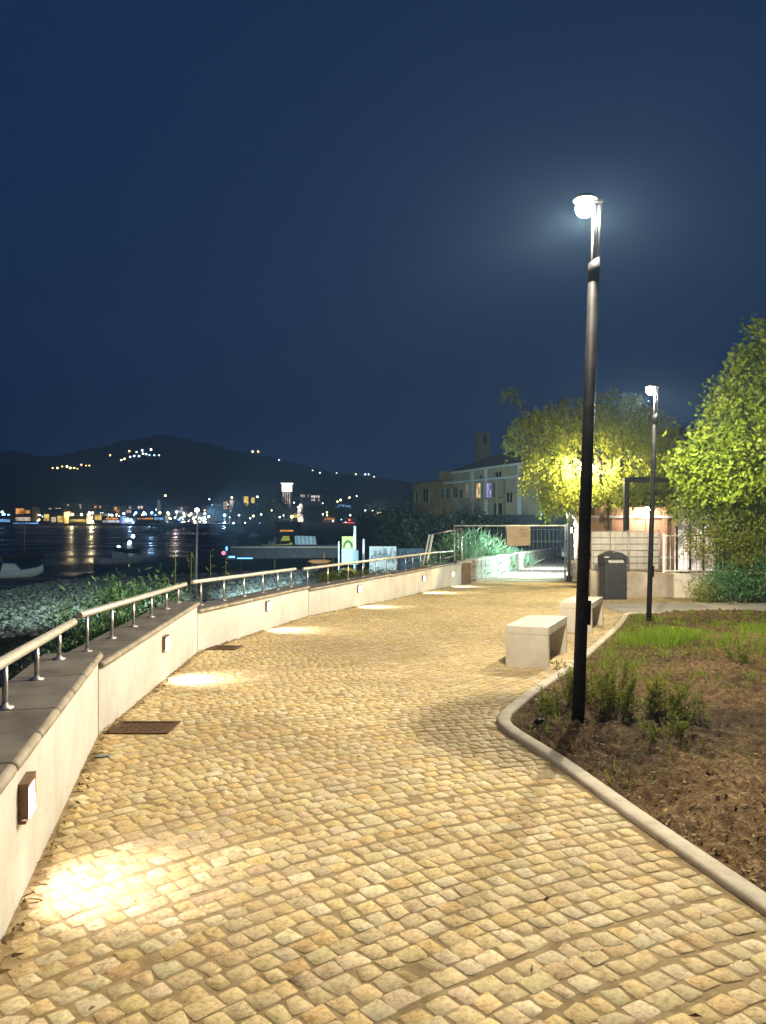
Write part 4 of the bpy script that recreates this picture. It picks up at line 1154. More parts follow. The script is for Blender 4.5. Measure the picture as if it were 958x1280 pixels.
# shrubs on the sea side of the wall
SH = [(1.0, 8.6, 118, 765, .9, .75, 'young bright green shrub left of the second handrail'), (0, 9.4, 150, 760, .6, .8, 'slim young shrub behind the middle of the second handrail'),
      (0, 10.2, 186, 745, .9, 1.0, 'bushy young shrub behind the end of the second handrail')]
def terr(x, y): return terrain_h(x, y)
for k, (q, Y, x, y, w, h, lab) in enumerate(SH):
    p = px(x, y + 12, Y)
    z = terr(p.x, p.y); hh = p.z + .55 - z
    small_bush((p.x, p.y, z), w, max(hh, h), 120 + k, lab, 'leafbush', .085, 80, name='young_shrub', group='young shrubs behind the handrail')
GC = np.random.default_rng(131)
def ground_cover():
    P = []; T = []
    while len(P) < 42000:
        y = GC.uniform(3.5, 33); d = .25 + 17 * GC.random() ** 1.5; x = wx(y) - .4 - d
        if x / y < -.6: continue
        f = math.sin(x * 2.1 + y * 1.3) + math.sin(y * 2.7 - x) * .7 + GC.normal() * .5
        if f < .1: continue
        m = 14; c = np.array([x, y, terr(x, y) + GC.uniform(.05, .5 if d < 4.5 else .25)])
        t0 = GC.uniform(0, .8)
        for _ in range(m): P.append(c + GC.normal(size=3) * .10); T.append(t0 + GC.normal() * .2)
    tag(leaves('ground_cover', np.array(P), .085, .035, M['leafpale'], None, up=.4, rng=GC, tint=np.array(T)), 'low tangled greenery between the parapet wall and the beach', 'ground cover', kind='stuff')
ground_cover()
def reed(x, ytop, ybot, Y, lab):
    a = px(x, ybot, Y); t = px(x + 1.5, ytop, Y); r = thing('reed', lab, 'plant', a, group='thin dry stalks behind the handrails')
    d = t - a; b = MB(); b.tube([(0, 0, -.6), d * .5 + Vector((.01, 0, 0)), d], [.012, .009, .004], n=5); b.build('stalk', M['stem'], r)
    rng = np.random.default_rng(int(x)); pts = np.array([(d * t_)[:] for t_ in np.linspace(.3, 1, 12)])
    leaves('foliage', pts, .16, .02, M['weed'], r, up=.6, rng=rng)
for x, a, c, Y, lab in ((238, 690, 735, 15, 'bent dry stalk left of the tall mast'), (262, 690, 730, 16, 'thin stalk just right of the mast'), (218, 682, 722, 13, 'thin leaning stalk near the end of the second handrail'), (281, 700, 730, 17, 'short stalk behind the third handrail')):
    reed(x, a, c, Y, lab)

# ------------------------------------------------------------------ mast with floodlights on the beach
mb = px(244, 735, 40); mz = terr(mb.x, mb.y); mt = px(247, 638, 40)
r = thing('floodlight_mast', 'tall thin pole with a white floodlight rising from the beach', 'light mast', (mb.x, mb.y, mz))
b = MB(); b.tube([(0, 0, -.1), (mt.x - mb.x, 0, mt.z - mz)], [.09, .055], n=10); b.build('pole', M['wire'], r)
b = MB(); b.box((mt.x - mb.x, 0, mt.z - mz + .02), (.36, .14, .10), bev=.01); b.build('housing', M['blackmetal'], r)
b = MB(); b.ball((mt.x - mb.x, -.10, mt.z - mz + .02), .13, (1, .5, .8)); b.build('lens', emit('mast_lamp', (1, .93, .95), 14), r)
point_light('light_source', (-.5, -.3, mt.z - mz), 6500, (.66, 1, .86), r, r=.15, kind='SPOT', rot=aim((-9, 2, -4.2)), angle=125, blend=.7)  # assumed beam, aimed left for the cold light on the shingle
point_light('light_source', (.5, .3, mt.z - mz), 16000, (.60, .92, 1), r, r=.15, kind='SPOT', rot=aim((11, 9, -2.6)), angle=130, blend=.6)  # assumed second beam, added to light the kiosk, booth and hoarding

# ------------------------------------------------------------------ beach gear on the right of the shore
def gear():
    # long grey jetty
    a = px(288, 705, 62); r = thing('jetty', 'long low grey landing stage lying across the dark beach', 'jetty', (a.x, 62, terr(a.x + 4, 62)))
    L_ = (424 - 288) * 62 / F; top = px(0, 683, 62).z - r.location.z
    b = MB(); b.hexa([(.3, 0, top - 1.05), (L_, 0, top - .95), (L_, 2.2, top - .95), (.3, 2.2, top - 1.05)], [(-.25, 0, top), (L_, 0, top + .08), (L_, 2.2, top + .08), (-.25, 2.2, top)]); b.build('hull', M['darkwall'], r)
    b = MB(); b.box((L_ / 2, -.03, top - .06), (L_ - .2, .06, .10)); b.build('fender', M['greyconc'], r)
    for x in (.8, L_ * .4, L_ * .75, L_ - .5):
        b = MB(); b.tube([(x, .6, -.8), (x, .6, top - .9)], .09, n=8); b.build('pile', M['bark'], r)
    # yellow rowing boat
    p = px(346, 688, 64); r = thing('small_boat', 'small yellow and white boat drawn up on the landing stage', 'boat', (p.x, 64, p.z)); 
    b = MB(); st = [(-1.3, .05, .34), (-1.0, .38, .30), (0, .5, .30), (.9, .42, .36), (1.35, .04, .52)]
    for (x0, w0, h0), (x1, w1, h1) in zip(st, st[1:]):
        b.hexa([(x0, -w0 * .55, 0), (x1, -w1 * .55, 0.02), (x1, w1 * .55, 0.02), (x0, w0 * .55, 0)], [(x0, -w0, h0 + .2), (x1, -w1, h1 + .2), (x1, w1, h1 + .2), (x0, w0, h0 + .2)])
    b.build('hull', surf('yellow_hull', (.50, .42, .10), .5, var=.2), r)
    b = MB(); b.box((-.35, 0, .62), (.7, .6, .35), bev=.06); b.tube([(-.2, 0, .8), (-.1, 0, 1.15)], .1, n=8); b.build('outboard_cover', M['darkwall'], r)
    # striped pale booth
    p = px(383, 687, 66); w = 27 * 66 / F; h = 17 * 66 / F
    r = thing('striped_booth', 'pale blue striped canvas beach booth behind the landing stage', 'booth', (p.x, 66, p.z))
    b = MB(); b.hexa([(-w / 2, 0, 0), (w / 2, 0, 0), (w / 2, 1.4, 0), (-w / 2, 1.4, 0)], [(-w / 2 - .05, .0, h), (w / 2 - .2, .0, h * .96), (w / 2 - .2, 1.4, h * .96), (-w / 2 - .05, 1.4, h)]); b.build('canvas', surf('pale_blue_canvas', (.46, .58, .62), .8, var=.15), r)
    b = MB()
    for k in range(5): b.hexa([(-w / 2 + .18 + k * .36, -.015, .02), (-w / 2 + .25 + k * .36, -.015, .02), (-w / 2 + .25 + k * .36, .0, .02), (-w / 2 + .18 + k * .36, .0, .02)], [(-w / 2 + .06 + k * .36, -.015, h * .95), (-w / 2 + .13 + k * .36, -.015, h * .95), (-w / 2 + .13 + k * .36, .0, h * .95), (-w / 2 + .06 + k * .36, .0, h * .95)])
    b.build('stripes', surf('slate_stripe', (.14, .20, .24), .8), r)
    # turquoise kiosk box with green and yellow sign
    p = px(436, 706, 45); r = thing('kiosk', 'pale turquoise kiosk box topped by a green and yellow arch signboard', 'kiosk', (p.x, 45, p.z))
    w = 15 * 45 / F; h = 20 * 45 / F
    b = MB(); b.box((-.05, .5, h / 2), (w, 1.0, h), bev=.02); b.build('cabinet', surf('turquoise_panel', (.42, .62, .66), .6, var=.12), r)
    b = MB(); b.box((w / 2 + .12, .4, h / 2 - .05), (.24, .8, h - .1), bev=.02); b.build('side_crate', surf('blue_grey_crate', (.24, .34, .38), .7), r)
    b = MB(); sh = 15 * 45 / F; b.box((-.05, .05, h + sh / 2 + .02), (w - .02, .06, sh)); sg = b.build('sign', surf('yellow_green_sign', (.42, .52, .16), .6, var=.2), r)
    b = MB(); nn = 10; q = [(math.cos(PI * k / nn), math.sin(PI * k / nn)) for k in range(nn + 1)]
    b.prism([(-.05 + c * w * .40, -.0, h + .08 + s * sh * .62) for c, s in q] + [(-.05 + c * w * .27, -.0, h + .08 + s * sh * .42) for c, s in q[::-1]], (0, .018, 0)); b.build('arch_emblem', surf('dark_green_paint', (.06, .12, .04), .6), sg)
    b = MB(); b.prism([(-.05 + c * w * .20, .002, h + .08 + s * sh * .32) for c, s in q], (0, .016, 0)); b.build('sun_emblem', surf('pale_yellow_paint', (.70, .68, .40), .6), sg)
    # posts
    for x, y0, y1, Y, rr, lab in ((444, 658, 700, 47, .10, 'thick pale post rising behind the kiosk sign'), (424, 677, 708, 43, .05, 'thin pale post left of the kiosk'), (455, 674, 690, 47, .08, 'short white post between the kiosk and the painted hoarding')):
        a = px(x, y1, Y); t = px(x, y0, Y); r = thing('post', lab, 'post', (a.x, Y, a.z), group='posts round the kiosk')
        b = MB(); b.tube([(0, 0, -1.0), (0, 0, t.z - a.z)], [rr, rr * .85], n=10); b.build('shaft', M['white'], r)
        b = MB(); b.ball((0, 0, t.z - a.z), rr * .9, (1, 1, .6), 2); b.build('cap', M['wire'], r)
    # painted white hoarding
    a = px(462, 708, 42); c = px(532, 708, 42); wd = c.x - a.x; h = 25 * 42 / F
    r = thing('painted_hoarding', 'white and blue graffiti covered hoarding behind the fifth handrail stretch', 'hoarding', (a.x, 42, a.z))
    b = MB(); b.box((wd * .24, 0, h / 2 - .2), (wd * .48, .08, h + .4)); b.build('white_board', surf('pale_board', (.62, .70, .72), .7, var=.1), r)
    b = MB(); b.box((wd * .73, .04, h / 2 - .22), (wd * .48, .08, h + .2)); b.build('blue_board', surf('navy_board', (.05, .09, .14), .7), r)
    rg = random.Random(3); b = MB()
    for k in range(26):
        x = .1 + k * wd * .44 / 26; z = rg.uniform(.15, h * .6); l = rg.uniform(.15, .45)
        b.tube([(x, -.045, z), (x + rg.uniform(-.06, .06), -.045, z + l * .5), (x + rg.uniform(-.1, .1), -.045, z + l)], .014, n=4)
    b.build('scrawl', surf('blue_spray_paint', (.20, .32, .40), .7), r)
    b = MB()
    for k in range(9):
        x = wd * .52 + k * wd * .04; z = rg.uniform(.1, h * .5); b.tube([(x, -.01, z), (x + .12, -.01, z + .15), (x + .05, -.01, z + .38), (x + .2, -.01, z + .3)], .022, n=4)
    b.build('scrawl', surf('white_spray_paint', (.50, .60, .64), .7), r)
    # yellow and white beach toy arch
    p = px(434, 722, 30); r = thing('slide', 'curved yellow and white water toy lying in the weeds behind the wall', 'beach toy', (p.x, 30, p.z))
    def arc(c, r0, a0, a1): return [(c + r0 * math.cos(t), 0, .02 + r0 * .9 * math.sin(t)) for t in np.linspace(a0, a1, 12)]
    b = MB(); b.tube(arc(.0, .36, .2, PI * .85), .07, n=8); b.build('yellow_arc', surf('yellow_plastic', (.62, .50, .04), .4, var=.1), r)
    b = MB(); b.tube([(-.58, -.1, -.1), (-.4, -.1, .12), (-.2, -.1, .34), (-.12, -.1, .38)], .05, n=8); b.build('white_arc', M['white'], r)
    # kayak
    p = px(400, 703, 58); r = thing('kayak', 'orange kayak lying on the dark beach below the landing stage', 'kayak', (p.x, 58, p.z))
    b = MB(); b.tube([(-.95, 0, .1), (-.6, 0, .06), (0, 0, .04), (.6, 0, .06), (.95, 0, .1)], [.02, .16, .2, .16, .02], n=10); b.tube([(.35, 0, .1), (.35, 0, .75)], .03, n=6)
    b.build('hull', surf('orange_hull', (.55, .22, .06), .5), r)
    # coin ride with neon at the end of the jetty
    p = px(290, 703, 58); r = thing('neon_ride', 'beach ride with glowing blue and pink neon, left end of the landing stage', 'ride', (p.x, 58, p.z))
    b = MB(); b.box((0, 0, .35), (.9, .6, .3), bev=.08); b.box((-.35, 0, .8), (.12, .5, .9), bev=.03); b.build('body', M['darkwall'], r)
    b = MB(); b.box((.05, -.32, .45), (.5, .04, .14)); b.box((1.0, -.1, .33), (1.3, .04, .09)); b.box((-.35, -.27, 1.1), (.14, .04, .3)); b.build('blue_neon', emit('blue_neon', (.15, .45, 1), 3.0), r)
    b = MB(); b.ball((-.60, -.2, .75), .17, (1, .5, 1)); b.build('pink_neon', emit('pink_neon', (1, .25, .45), 1.6), r)
gear()
ycl = np.random.default_rng(140)
P = []; T = []
for k in range(700):
    x_ = ycl.uniform(-2.4, 1.2); y_ = ycl.uniform(26, 33)
    c = np.array([x_, y_, zp(y_) - .35 + ycl.uniform(0, .55) - .03 * (y_ - 26)])
    if c[0] > wx(y_) - .5: continue
    for _ in range(12): P.append(c + ycl.normal(size=3) * .12); T.append(ycl.uniform(0, 1))
tag(leaves('creeper', np.array(P), .10, .05, M['weed'], None, up=.3, rng=ycl, tint=np.array(T)), 'yellow-green creeper tangled behind the long handrail', 'creeper', kind='stuff')

# ------------------------------------------------------------------ villa
def villa():
    A = Vector((13.1, 65, 0)); B = Vector((3.7, 95, 0)); t = (B - A).normalized(); ln = (B - A).length; n = Vector((t.y, -t.x, 0))   # n points away to the right/back
    if n.x < 0: n = -n
    zb_ = -3.2
    r = thing('villa', 'long two-storey villa with ochre and cream walls, lit windows and a brick chimney tower', 'house', (A.x, A.y, zb_), math.atan2(t.y, t.x))
    # local frame: x along facade (near -> far), y = towards back is negative or positive
    rot = Matrix.Rotation(-math.atan2(t.y, t.x), 3, 'Z'); nl = rot @ n; s = 1 if nl.y > 0 else -1
    def U(x):
        k = (x - CX) / F; return (A.x - k * A.y) / (k * (B.y - A.y) - (B.x - A.x)) * ln
    def Z(x, y):
        u = U(x) / ln; Y = A.y + (B.y - A.y) * u; return H0 + (CY - y) * Y / F - zb_
    def blk(b, u0, u1, z0, z1, y0=0, y1=8):
        b.box(((u0 + u1) / 2, s * (y0 + y1) / 2, (z0 + z1) / 2), (abs(u1 - u0), abs(y1 - y0), z1 - z0))
    um = U(567); ue = 9.2
    b = MB(); blk(b, -1.0, um, 0, ue); b.build('wall', M['cream'], r)
    b = MB(); blk(b, um + .01, ln, 0, Z(540, 602), .15, 8); b.build('wall', M['ochre'], r)
    b = MB(); blk(b, U(577), U(546), Z(560, 604), Z(560, 588), .3, 6); b.build('parapet', M['ochre'], r)
    # roofs
    b = MB(); e = ue
    rz = e + 1.7
    vs = [(-1.4, -.5), (um + .3, -.5), (um + .3, 8.5), (-1.4, 8.5)]
    b.hexa([(u, s * y, e) for u, y in vs], [(u_, s * y_, rz) for u_, y_ in ((3.0, 3.4), (um - 3.0, 3.4), (um - 3.0, 4.6), (3.0, 4.6))]); b.build('roof', M['tile'], r)
    b = MB(); h2 = Z(540, 602); b.hexa([(u, s * y, h2) for u, y in ((um + .3, -.3), (ln + .3, -.3), (ln + .3, 8.3), (um + .3, 8.3))], [(u, s * y, h2 + .5) for u, y in ((um + .3, 3), (ln - 2, 3), (ln - 2, 5), (um + .3, 5))]); b.build('roof', M['tile'], r)
    # cornice and pilasters
    b = MB(); b.box(((um - 1) / 2, -s * .15, e - .10), (um + 1.0, .28, .2)); b.build('cornice', M['white'], r)
    for x0 in (591, 608, 650):
        b = MB(); u = U(x0); b.box((u, -s * .06, e / 2), (.55, .10, e - .25)); b.build('pilaster', M['white'], r)
    # pergola beam in front of upper floor
    b = MB(); zz = Z(610, 600.5); b.box(((U(662) + U(568)) / 2, -s * 1.2, zz), (U(568) - U(662), .16, .16)); b.build('pergola_beam', M['white'], r)
    for x0 in (604, 636):
        b = MB(); b.box((U(x0), -s * 1.2, zz / 2), (.13, .13, zz)); b.build('pergola_post', M['cream'], r)
    # balcony slab
    b = MB(); b.box((U(618), -s * .65, Z(618, 623)), (U(603) - U(634), 1.1, .15)); b.build('balcony', M['cream'], r)
    lit1 = window_mat('warm_room', (1, .72, .34), 1.3, 1.6); lit2 = window_mat('purple_room', (.52, .42, 1), 1.2, 1.6); lit3 = window_mat('pale_room', (.9, .82, .66), .35, 1.0)
    W = [(519, 614, 523, 628, 0), (528, 611, 535, 628, 0), (550, 611, 555, 624, 0), (557, 611, 562, 624, 0), (567, 609, 573, 622, 0), (575, 612, 580, 623, 0), (583, 604, 587, 622, 3), (596, 604, 602, 623, 1), (609, 604, 616, 623, 2), (616, 604, 620, 623, 0), (620, 590, 628, 597, 0), (634, 616, 642, 628, 0), (618, 629, 629, 646, 0), (600, 594, 605, 599, 0)]
    for x0, y0, x1, y1, kind in W:
        u0, u1 = U(x1), U(x0); z0, z1 = Z((x0 + x1) / 2, y1), Z((x0 + x1) / 2, y0); off = .15 if u0 > um else 0
        b = MB(); f = .10
        for zz, hh in ((z0 - f / 2, f), (z1 + f / 2, f)): b.box(((u0 + u1) / 2, s * (off - .05), zz), (u1 - u0 + 2 * f, .12, hh))
        for uu in (u0 - f / 2, u1 + f / 2): b.box((uu, s * (off - .05), (z0 + z1) / 2), (f, .12, z1 - z0))
        b.box(((u0 + u1) / 2, s * (off - .03), (z0 + z1) / 2), (.06, .06, z1 - z0))
        w = b.build('window', M['cream'], r)
        b = MB(); b.box(((u0 + u1) / 2, s * (off - .01), (z0 + z1) / 2), (u1 - u0, .03, z1 - z0)); b.build('pane', (M['glassdark'], lit1, lit2, lit3)[kind], w)
    # chimney tower
    b = MB(); u = 18.6; w = 1.2; zt = 12.2; b.box((u, s * 4.0, zt / 2 + 2), (w, w, zt - 4)); ch = b.build('chimney', M['brick'], r)
    b = MB(); b.box((u, s * 4.0, zt + .08), (w + .2, w + .2, .16)); 
    for du in (-.47, .47):
        for dy in (-.47, .47): b.box((u + du, s * (4.0 + dy), zt + .72), (.28, .28, 1.1))
    b.box((u, s * 4.0, zt + 1.35), (w + .2, w + .2, .16)); b.build('bell_stage', M['brick'], ch)
villa()
# dark garden wall in front of villa
p = px(680, 640, 48); r = thing('garden_wall', 'dark flat-topped garden wall below the villa, behind the cardboard notice', 'wall', (12.2, 62, -2.6))
b = MB(); b.box((0, 0, 1.9), (8.6, .5, 3.8)); b.build('panel', M['darkwall'], r)
b = MB(); b.box((0, 0, 3.86), (8.9, .7, .12)); b.build('coping', M['darkwall'], r)

# ------------------------------------------------------------------ hills
RIDGE = [(-900, 590), (-500, 575), (-250, 570), (-80, 566), (0, 563), (40, 567), (62, 574), (85, 578), (110, 572), (135, 568), (150, 563), (165, 559), (180, 551), (195, 545), (210, 543), (225, 547), (240, 550), (270, 557), (300, 565), (345, 573), (400, 587), (470, 597), (540, 606), (640, 612), (800, 606), (1000, 590), (1400, 580), (2000, 600)]
YR = 1500.0; YF = 430.0
def hill_h(x, y):
    pxx = CX + F * x / YR; e = interp(pxx, RIDGE) + .8 * math.sin(pxx * .31) + .6 * math.sin(pxx * .83)
    zr = H0 + (CY - e) / F * YR
    t = (y - YF) / (YR - YF)
    if t <= 1: f = max(0, t) ** 1.12
    else: f = max(-.2, 1 - (t - 1) * 1.5)
    return -4.6 + (zr + 4.6) * f + 3.0 * math.sin(x * .021 + y * .013) * math.sin(PI * min(1, max(0, t))) + 2.0 * math.sin(x * .05 - y * .034) * math.sin(PI * min(1, max(0, t)))
def hills():
    rng = np.random.default_rng(71); xs = np.concatenate([np.arange(-2200, -900, 60), np.arange(-900, 420, 7), np.arange(420, 1900, 60)]); ys = np.concatenate([np.arange(YF, 1400, 24), np.arange(1400, 1560, 16), np.array([1650, 1800, 2000])])
    V = []; Fc = []; nx = len(xs)
    for y in ys:
        for x in xs:
            V.append((x, y, hill_h(x, y) + (rng.normal() * 1.1 if y > YF + 10 else -.3)))
    for j in range(len(ys) - 1):
        for i in range(nx - 1):
            a = j * nx + i; Fc.append((a, a + 1, a + nx + 1, a + nx))
    m = surf('wooded_hillside', (.028, .038, .026), .95, col2=(.012, .018, .014), scale=.02, bump=.8, bscale=.12, bdist=4, spec=.05)
    struct(npmesh('hills', np.array(V), np.array(Fc), m, smooth_=True))
hills()
def on_hill(x, y):
    Y = YF + 5
    while Y < 1500:
        p = px(x, y, Y)
        if hill_h(p.x, Y) > p.z: return p
        Y += 4
    return px(x, y, 1490)

# ------------------------------------------------------------------ far town
LC = {'w': emit('cool_white_lamp', (.80, .92, 1), 9), 'b': emit('blue_white_lamp', (.25, .55, 1), 8), 'a': emit('amber_lamp', (1, .62, .22), 8), 'y': emit('yellow_lamp', (1, .82, .38), 9), 'g': emit('greenish_lamp', (.62, 1, .80), 8), 'p': emit('pink_white_lamp', (1, .72, .74), 8), 'r': emit('red_lamp', (1, .10, .04), 6)}
LN = {'w': 'cool white', 'b': 'blue', 'a': 'amber', 'y': 'warm yellow', 'g': 'greenish white', 'p': 'pinkish white', 'r': 'red'}
SHORE_L = [(3, 640, 'w', 2), (4, 644, 'b', 2), (11, 644, 'b', 2), (30, 643, 'w', 1.6), (39, 640, 'p', 1.8), (44, 644, 'g', 2.2), (59, 646, 'b', 2), (63, 643, 'w', 2), (68, 642, 'w', 2.4), (73, 643, 'w', 2.2), (83, 644, 'y', 2.2), (91, 643, 'y', 2), (102, 643, 'y', 2), (108, 651, 'w', 2), (112, 641, 'w', 2), (116, 641, 'y', 1.8), (126, 642, 'w', 1.6), (121, 652, 'y', 1.5), (129, 652, 'w', 1.6), (60, 651, 'b', 2.2), (66, 651, 'w', 1.8), (47, 651, 'w', 1.4), (149, 646, 'w', 2.2), (155, 642, 'w', 2), (170, 641, 'b', 2.2), (180, 641, 'w', 2), (190, 641, 'b', 2.2), (200, 641, 'a', 2.2), (210, 641, 'w', 2), (221, 640, 'p', 2.2), (230, 642, 'w', 1.8), (219, 647, 'w', 1.5), (242, 648, 'a', 2), (248, 648, 'w', 1.6), (153, 650, 'b', 2), (158, 650, 'b', 2), (164, 650, 'b', 2.6), (175, 650, 'b', 1.8), (187, 647, 'w', 1.5), (196, 637, 'w', 1.4), (252, 648, 'w', 1.8), (256, 647, 'w', 1.6), (281, 644, 'b', 2.6), (299, 644, 'w', 1.5), (313, 648, 'w', 1.2), (256, 638, 'a', 1.2), (365, 646, 'y', 2.4), (342, 661, 'y', 1.4), (347, 661, 'y', 1.6), (388, 637, 'y', 1.6), (398, 635, 'a', 1.6), (403, 635, 'a', 1.7), (404, 643, 'w', 1.2), (442, 636, 'w', 1), (457, 638, 'w', 1.1), (466, 638, 'w', 1.1), (474, 641, 'a', 2.6), (474, 647, 'w', 1), (378, 660, 'y', 1.5), (386, 660, 'y', 1.8), (393, 661, 'y', 2.2), (398, 661, 'y', 2), (406, 657, 'y', 1.6), (415, 657, 'g', 1.6), (421, 660, 'w', 1.6), (437, 650, 'r', 1.6), (452, 659, 'a', 1.6), (461, 659, 'w', 2), (466, 659, 'w', 1.6), (426, 625, 'y', 1.7), (422, 627, 'y', 1.4), (437, 622, 'y', 1.4), (446, 620, 'w', 1), (411, 635, 'w', 1.2), (317, 645, 'y', 1.8), (290, 622, 'y', 1.7), (322, 621, 'y', 1.6), (207, 619.5, 'a', 1.8), (265, 631, 'w', 1.3), (262, 624, 'w', 1.1)]
HILL_L = [(66, 585, 'a', 1.2), (72, 585, 'y', 1.6), (78, 583, 'a', 1.2), (84, 583, 'y', 1.7), (88, 585, 'y', 1.8), (93, 585, 'a', 1.7), (97, 586, 'a', 1), (102, 581, 'a', 1.4), (108, 582, 'a', 1), (112, 582, 'a', 1.2), (138, 569, 'a', 1.5), (152, 575, 'y', 1.5), (156, 573.5, 'y', 1.6), (163, 571, 'w', 1.4), (162, 564, 'a', 1.6), (168, 570, 'w', 1.6), (171, 565, 'w', 1.4), (178, 563, 'w', 1.8), (174, 570, 'w', 1.6), (179, 567, 'w', 1.5), (183, 568, 'w', 1.9), (189, 562, 'w', 1.8), (187, 569, 'b', 1.6), (193, 569, 'w', 1.2), (199, 569, 'w', 1.3), (316, 564.5, 'y', 1.8), (323, 564.5, 'a', 1.8), (349, 575, 'w', 1), (391, 588, 'w', .9), (400, 591, 'w', 1.1), (421, 591, 'w', .9), (445, 593, 'y', 1.2), (457, 593, 'w', 1.3), (461, 593, 'w', 1.2), (468, 596, 'y', 1.2)]
def d_spill(x): return int(x) in (11, 30, 63, 73, 91, 116, 149, 164, 190, 221, 252, 281, 365, 474)
def far_lamp(x, y, c, dpx, hill):
    if hill: p = on_hill(x, y + 1.5); p.y -= 6
    else:
        Y = 372 if y > 637 else 440
        if y > 655: Y = 365
        p = px(x, y, Y)
    Y = p.y; rad = dpx * 1.45 * Y / F / 2
    p = px(x, y, Y)
    gz = hill_h(p.x, Y) if Y > YF else -4.2
    hgt = max(1.0, min(9, p.z - gz + .5))
    b = MB(); b.ball((0, 0, hgt), rad, sub=2, mi=0); b.tube([(0, 0, -.3), (0, 0, hgt)], .10, n=5, mi=1)
    o = b.build('far_lamp', [LC[c], M['darkwire']], loc=(p.x, Y, p.z - hgt))
    where = 'on the dark hillside' if hill else ('among the trees above the far shore' if y < 637 else 'along the far waterfront')
    if not hill and y > 637 and y < 655 and d_spill(x): point_light('light_source', (0, -1.5, hgt - .2), 6000, {'w': (.85, .93, 1), 'b': (.3, .55, 1), 'a': (1, .6, .25), 'y': (1, .8, .4), 'g': (.6, 1, .8), 'p': (1, .75, .75), 'r': (1, .15, .1)}[c], o, r=.5).data.specular_factor = 0
    tag(o, f'tiny {LN[c]} lamp glowing {where}', 'lamp', group=f'{LN[c]} lamps {where}')
for x, y, c, d in SHORE_L: far_lamp(x, y, c, d, False)
for x, y, c, d in HILL_L: far_lamp(x, y, c, d, True)

xr = random.Random(99)
for k in range(30): far_lamp(xr.uniform(255, 480), xr.uniform(628, 658), xr.choice('wwayyb'), xr.uniform(.8, 1.5), False)
for k in range(130): far_lamp(xr.uniform(0, 262), 653 - 11 * xr.random() ** 1.6, xr.choice('wwbbyaygp'), xr.uniform(1.0, 2.2), False)
WM = {'o': window_mat('orange_glow', (1, .42, .10), 1.41, .25), 'y': window_mat('yellow_glow', (1, .68, .16), 1.5, .3), 'w': window_mat('white_glow', (.92, .90, 1), 1.58, .25), 'b': window_mat('blue_glow', (.22, .50, 1), 1.41, .3), 'c': window_mat('cream_glow', (1, .80, .62), 1.06, .3), 'r': window_mat('red_glow', (1, .10, .04), 2*1.41, .3), 'd': M['glassdark'], 'W': emit('floodlight_glow', (1, .88, .70), 3.4)}
fw = surf('far_pale_render', (.30, .26, .22), .9, var=.3, scale=.3, bump=0)
fd = surf('far_dark_render', (.07, .07, .075), .9, var=.3, scale=.3, bump=0)
fo = surf('far_sand_render', (.40, .24, .10), .9, var=.3, scale=.3, bump=0)
def far_building(x0, x1, y0, y1, Y, wall, wins, lab, roof='flat', cat='building', dep=9, name='town_building'):
    """wins: list of (fx0, fx1, fz0, fz1, glow) in fractions of the front"""
    a = px(x0, y1, Y); c = px(x1, y0, Y); w = c.x - a.x; gz = (hill_h((a.x + c.x) / 2, Y) if Y > YF else -4.2) - .3
    z0 = min(gz, a.z) ; h = c.z - z0; hv = c.z - a.z
    r = thing(name, lab, cat, ((a.x + c.x) / 2, Y, z0))
    b = MB(); b.box((0, dep / 2, h / 2), (w, dep, h)); b.build('wall', wall, r)
    b = MB()
    if roof == 'flat': b.box((0, dep / 2, h + .15), (w + .5, dep + .5, .3))
    else: b.hexa([(-w / 2 - .3, -.3, h), (w / 2 + .3, -.3, h), (w / 2 + .3, dep + .3, h), (-w / 2 - .3, dep + .3, h)], [(-w / 4, dep / 2 - .2, h + min(w, 9) * .18), (w / 4, dep / 2 - .2, h + min(w, 9) * .18), (w / 4, dep / 2 + .2, h + min(w, 9) * .18), (-w / 4, dep / 2 + .2, h + min(w, 9) * .18)])
    b.build('roof', M['tile'] if roof != 'flat' else fd, r)
    for f0, f1, g0, g1, k in wins:
        b = MB(); b.box((-w / 2 + w * (f0 + f1) / 2, -.06, h - hv + hv * (g0 + g1) / 2), (w * (f1 - f0), .12, hv * (g1 - g0))); b.build('window', WM[k], r)
    return r
def grid(n, m, k, gx=.3, gz=.35, drop=0, seed=1, x0=.06, z0=.1):
    rg = random.Random(seed); o = []
    for i in range(n):
        for j in range(m):
            if rg.random() < drop: continue
            wx_ = (1 - 2 * x0) / n; wz = (1 - z0 - .06) / m
            o.append((x0 + wx_ * (i + gx / 2), x0 + wx_ * (i + 1 - gx / 2), z0 + wz * (j + gz / 2), z0 + wz * (j + 1 - gz / 2), k if isinstance(k, str) and len(k) == 1 else rg.choice(k)))
    return o
B = far_building
B(-14, 14, 645, 655, 362, fd, [(.05, .95, .25, .6, 'b')], 'blue-lit waterfront bar at the left edge of the far shore')
B(18, 40, 634, 653, 366, fo, [(.1, .55, .55, .92, 'o'), (.08, .92, .1, .34, 'c'), (.6, .9, .6, .8, 'o')], 'orange floodlit waterfront restaurant with a white lit terrace', 'hip')
B(15, 50, 652.5, 656, 358, fd, [(.05, .95, .2, .75, 'b')], 'low quay kiosk row glowing blue at the water', dep=4)
B(54, 80, 640, 654, 366, fo, [(.05, .3, .2, .8, 'y'), (.4, .62, .1, .55, 'c'), (.7, .96, .1, .65, 'y')], 'yellow-lit waterfront house with glowing arcades', 'hip')
B(60, 78, 634, 642, 420, fw, grid(4, 2, 'ccd', drop=.2, seed=4), 'pale house above the yellow-lit waterfront house', 'hip')
B(76, 104, 629, 641, 440, fw, grid(8, 3, 'dddc', drop=.1, seed=2), 'long pale hotel block standing above the shore lamps')
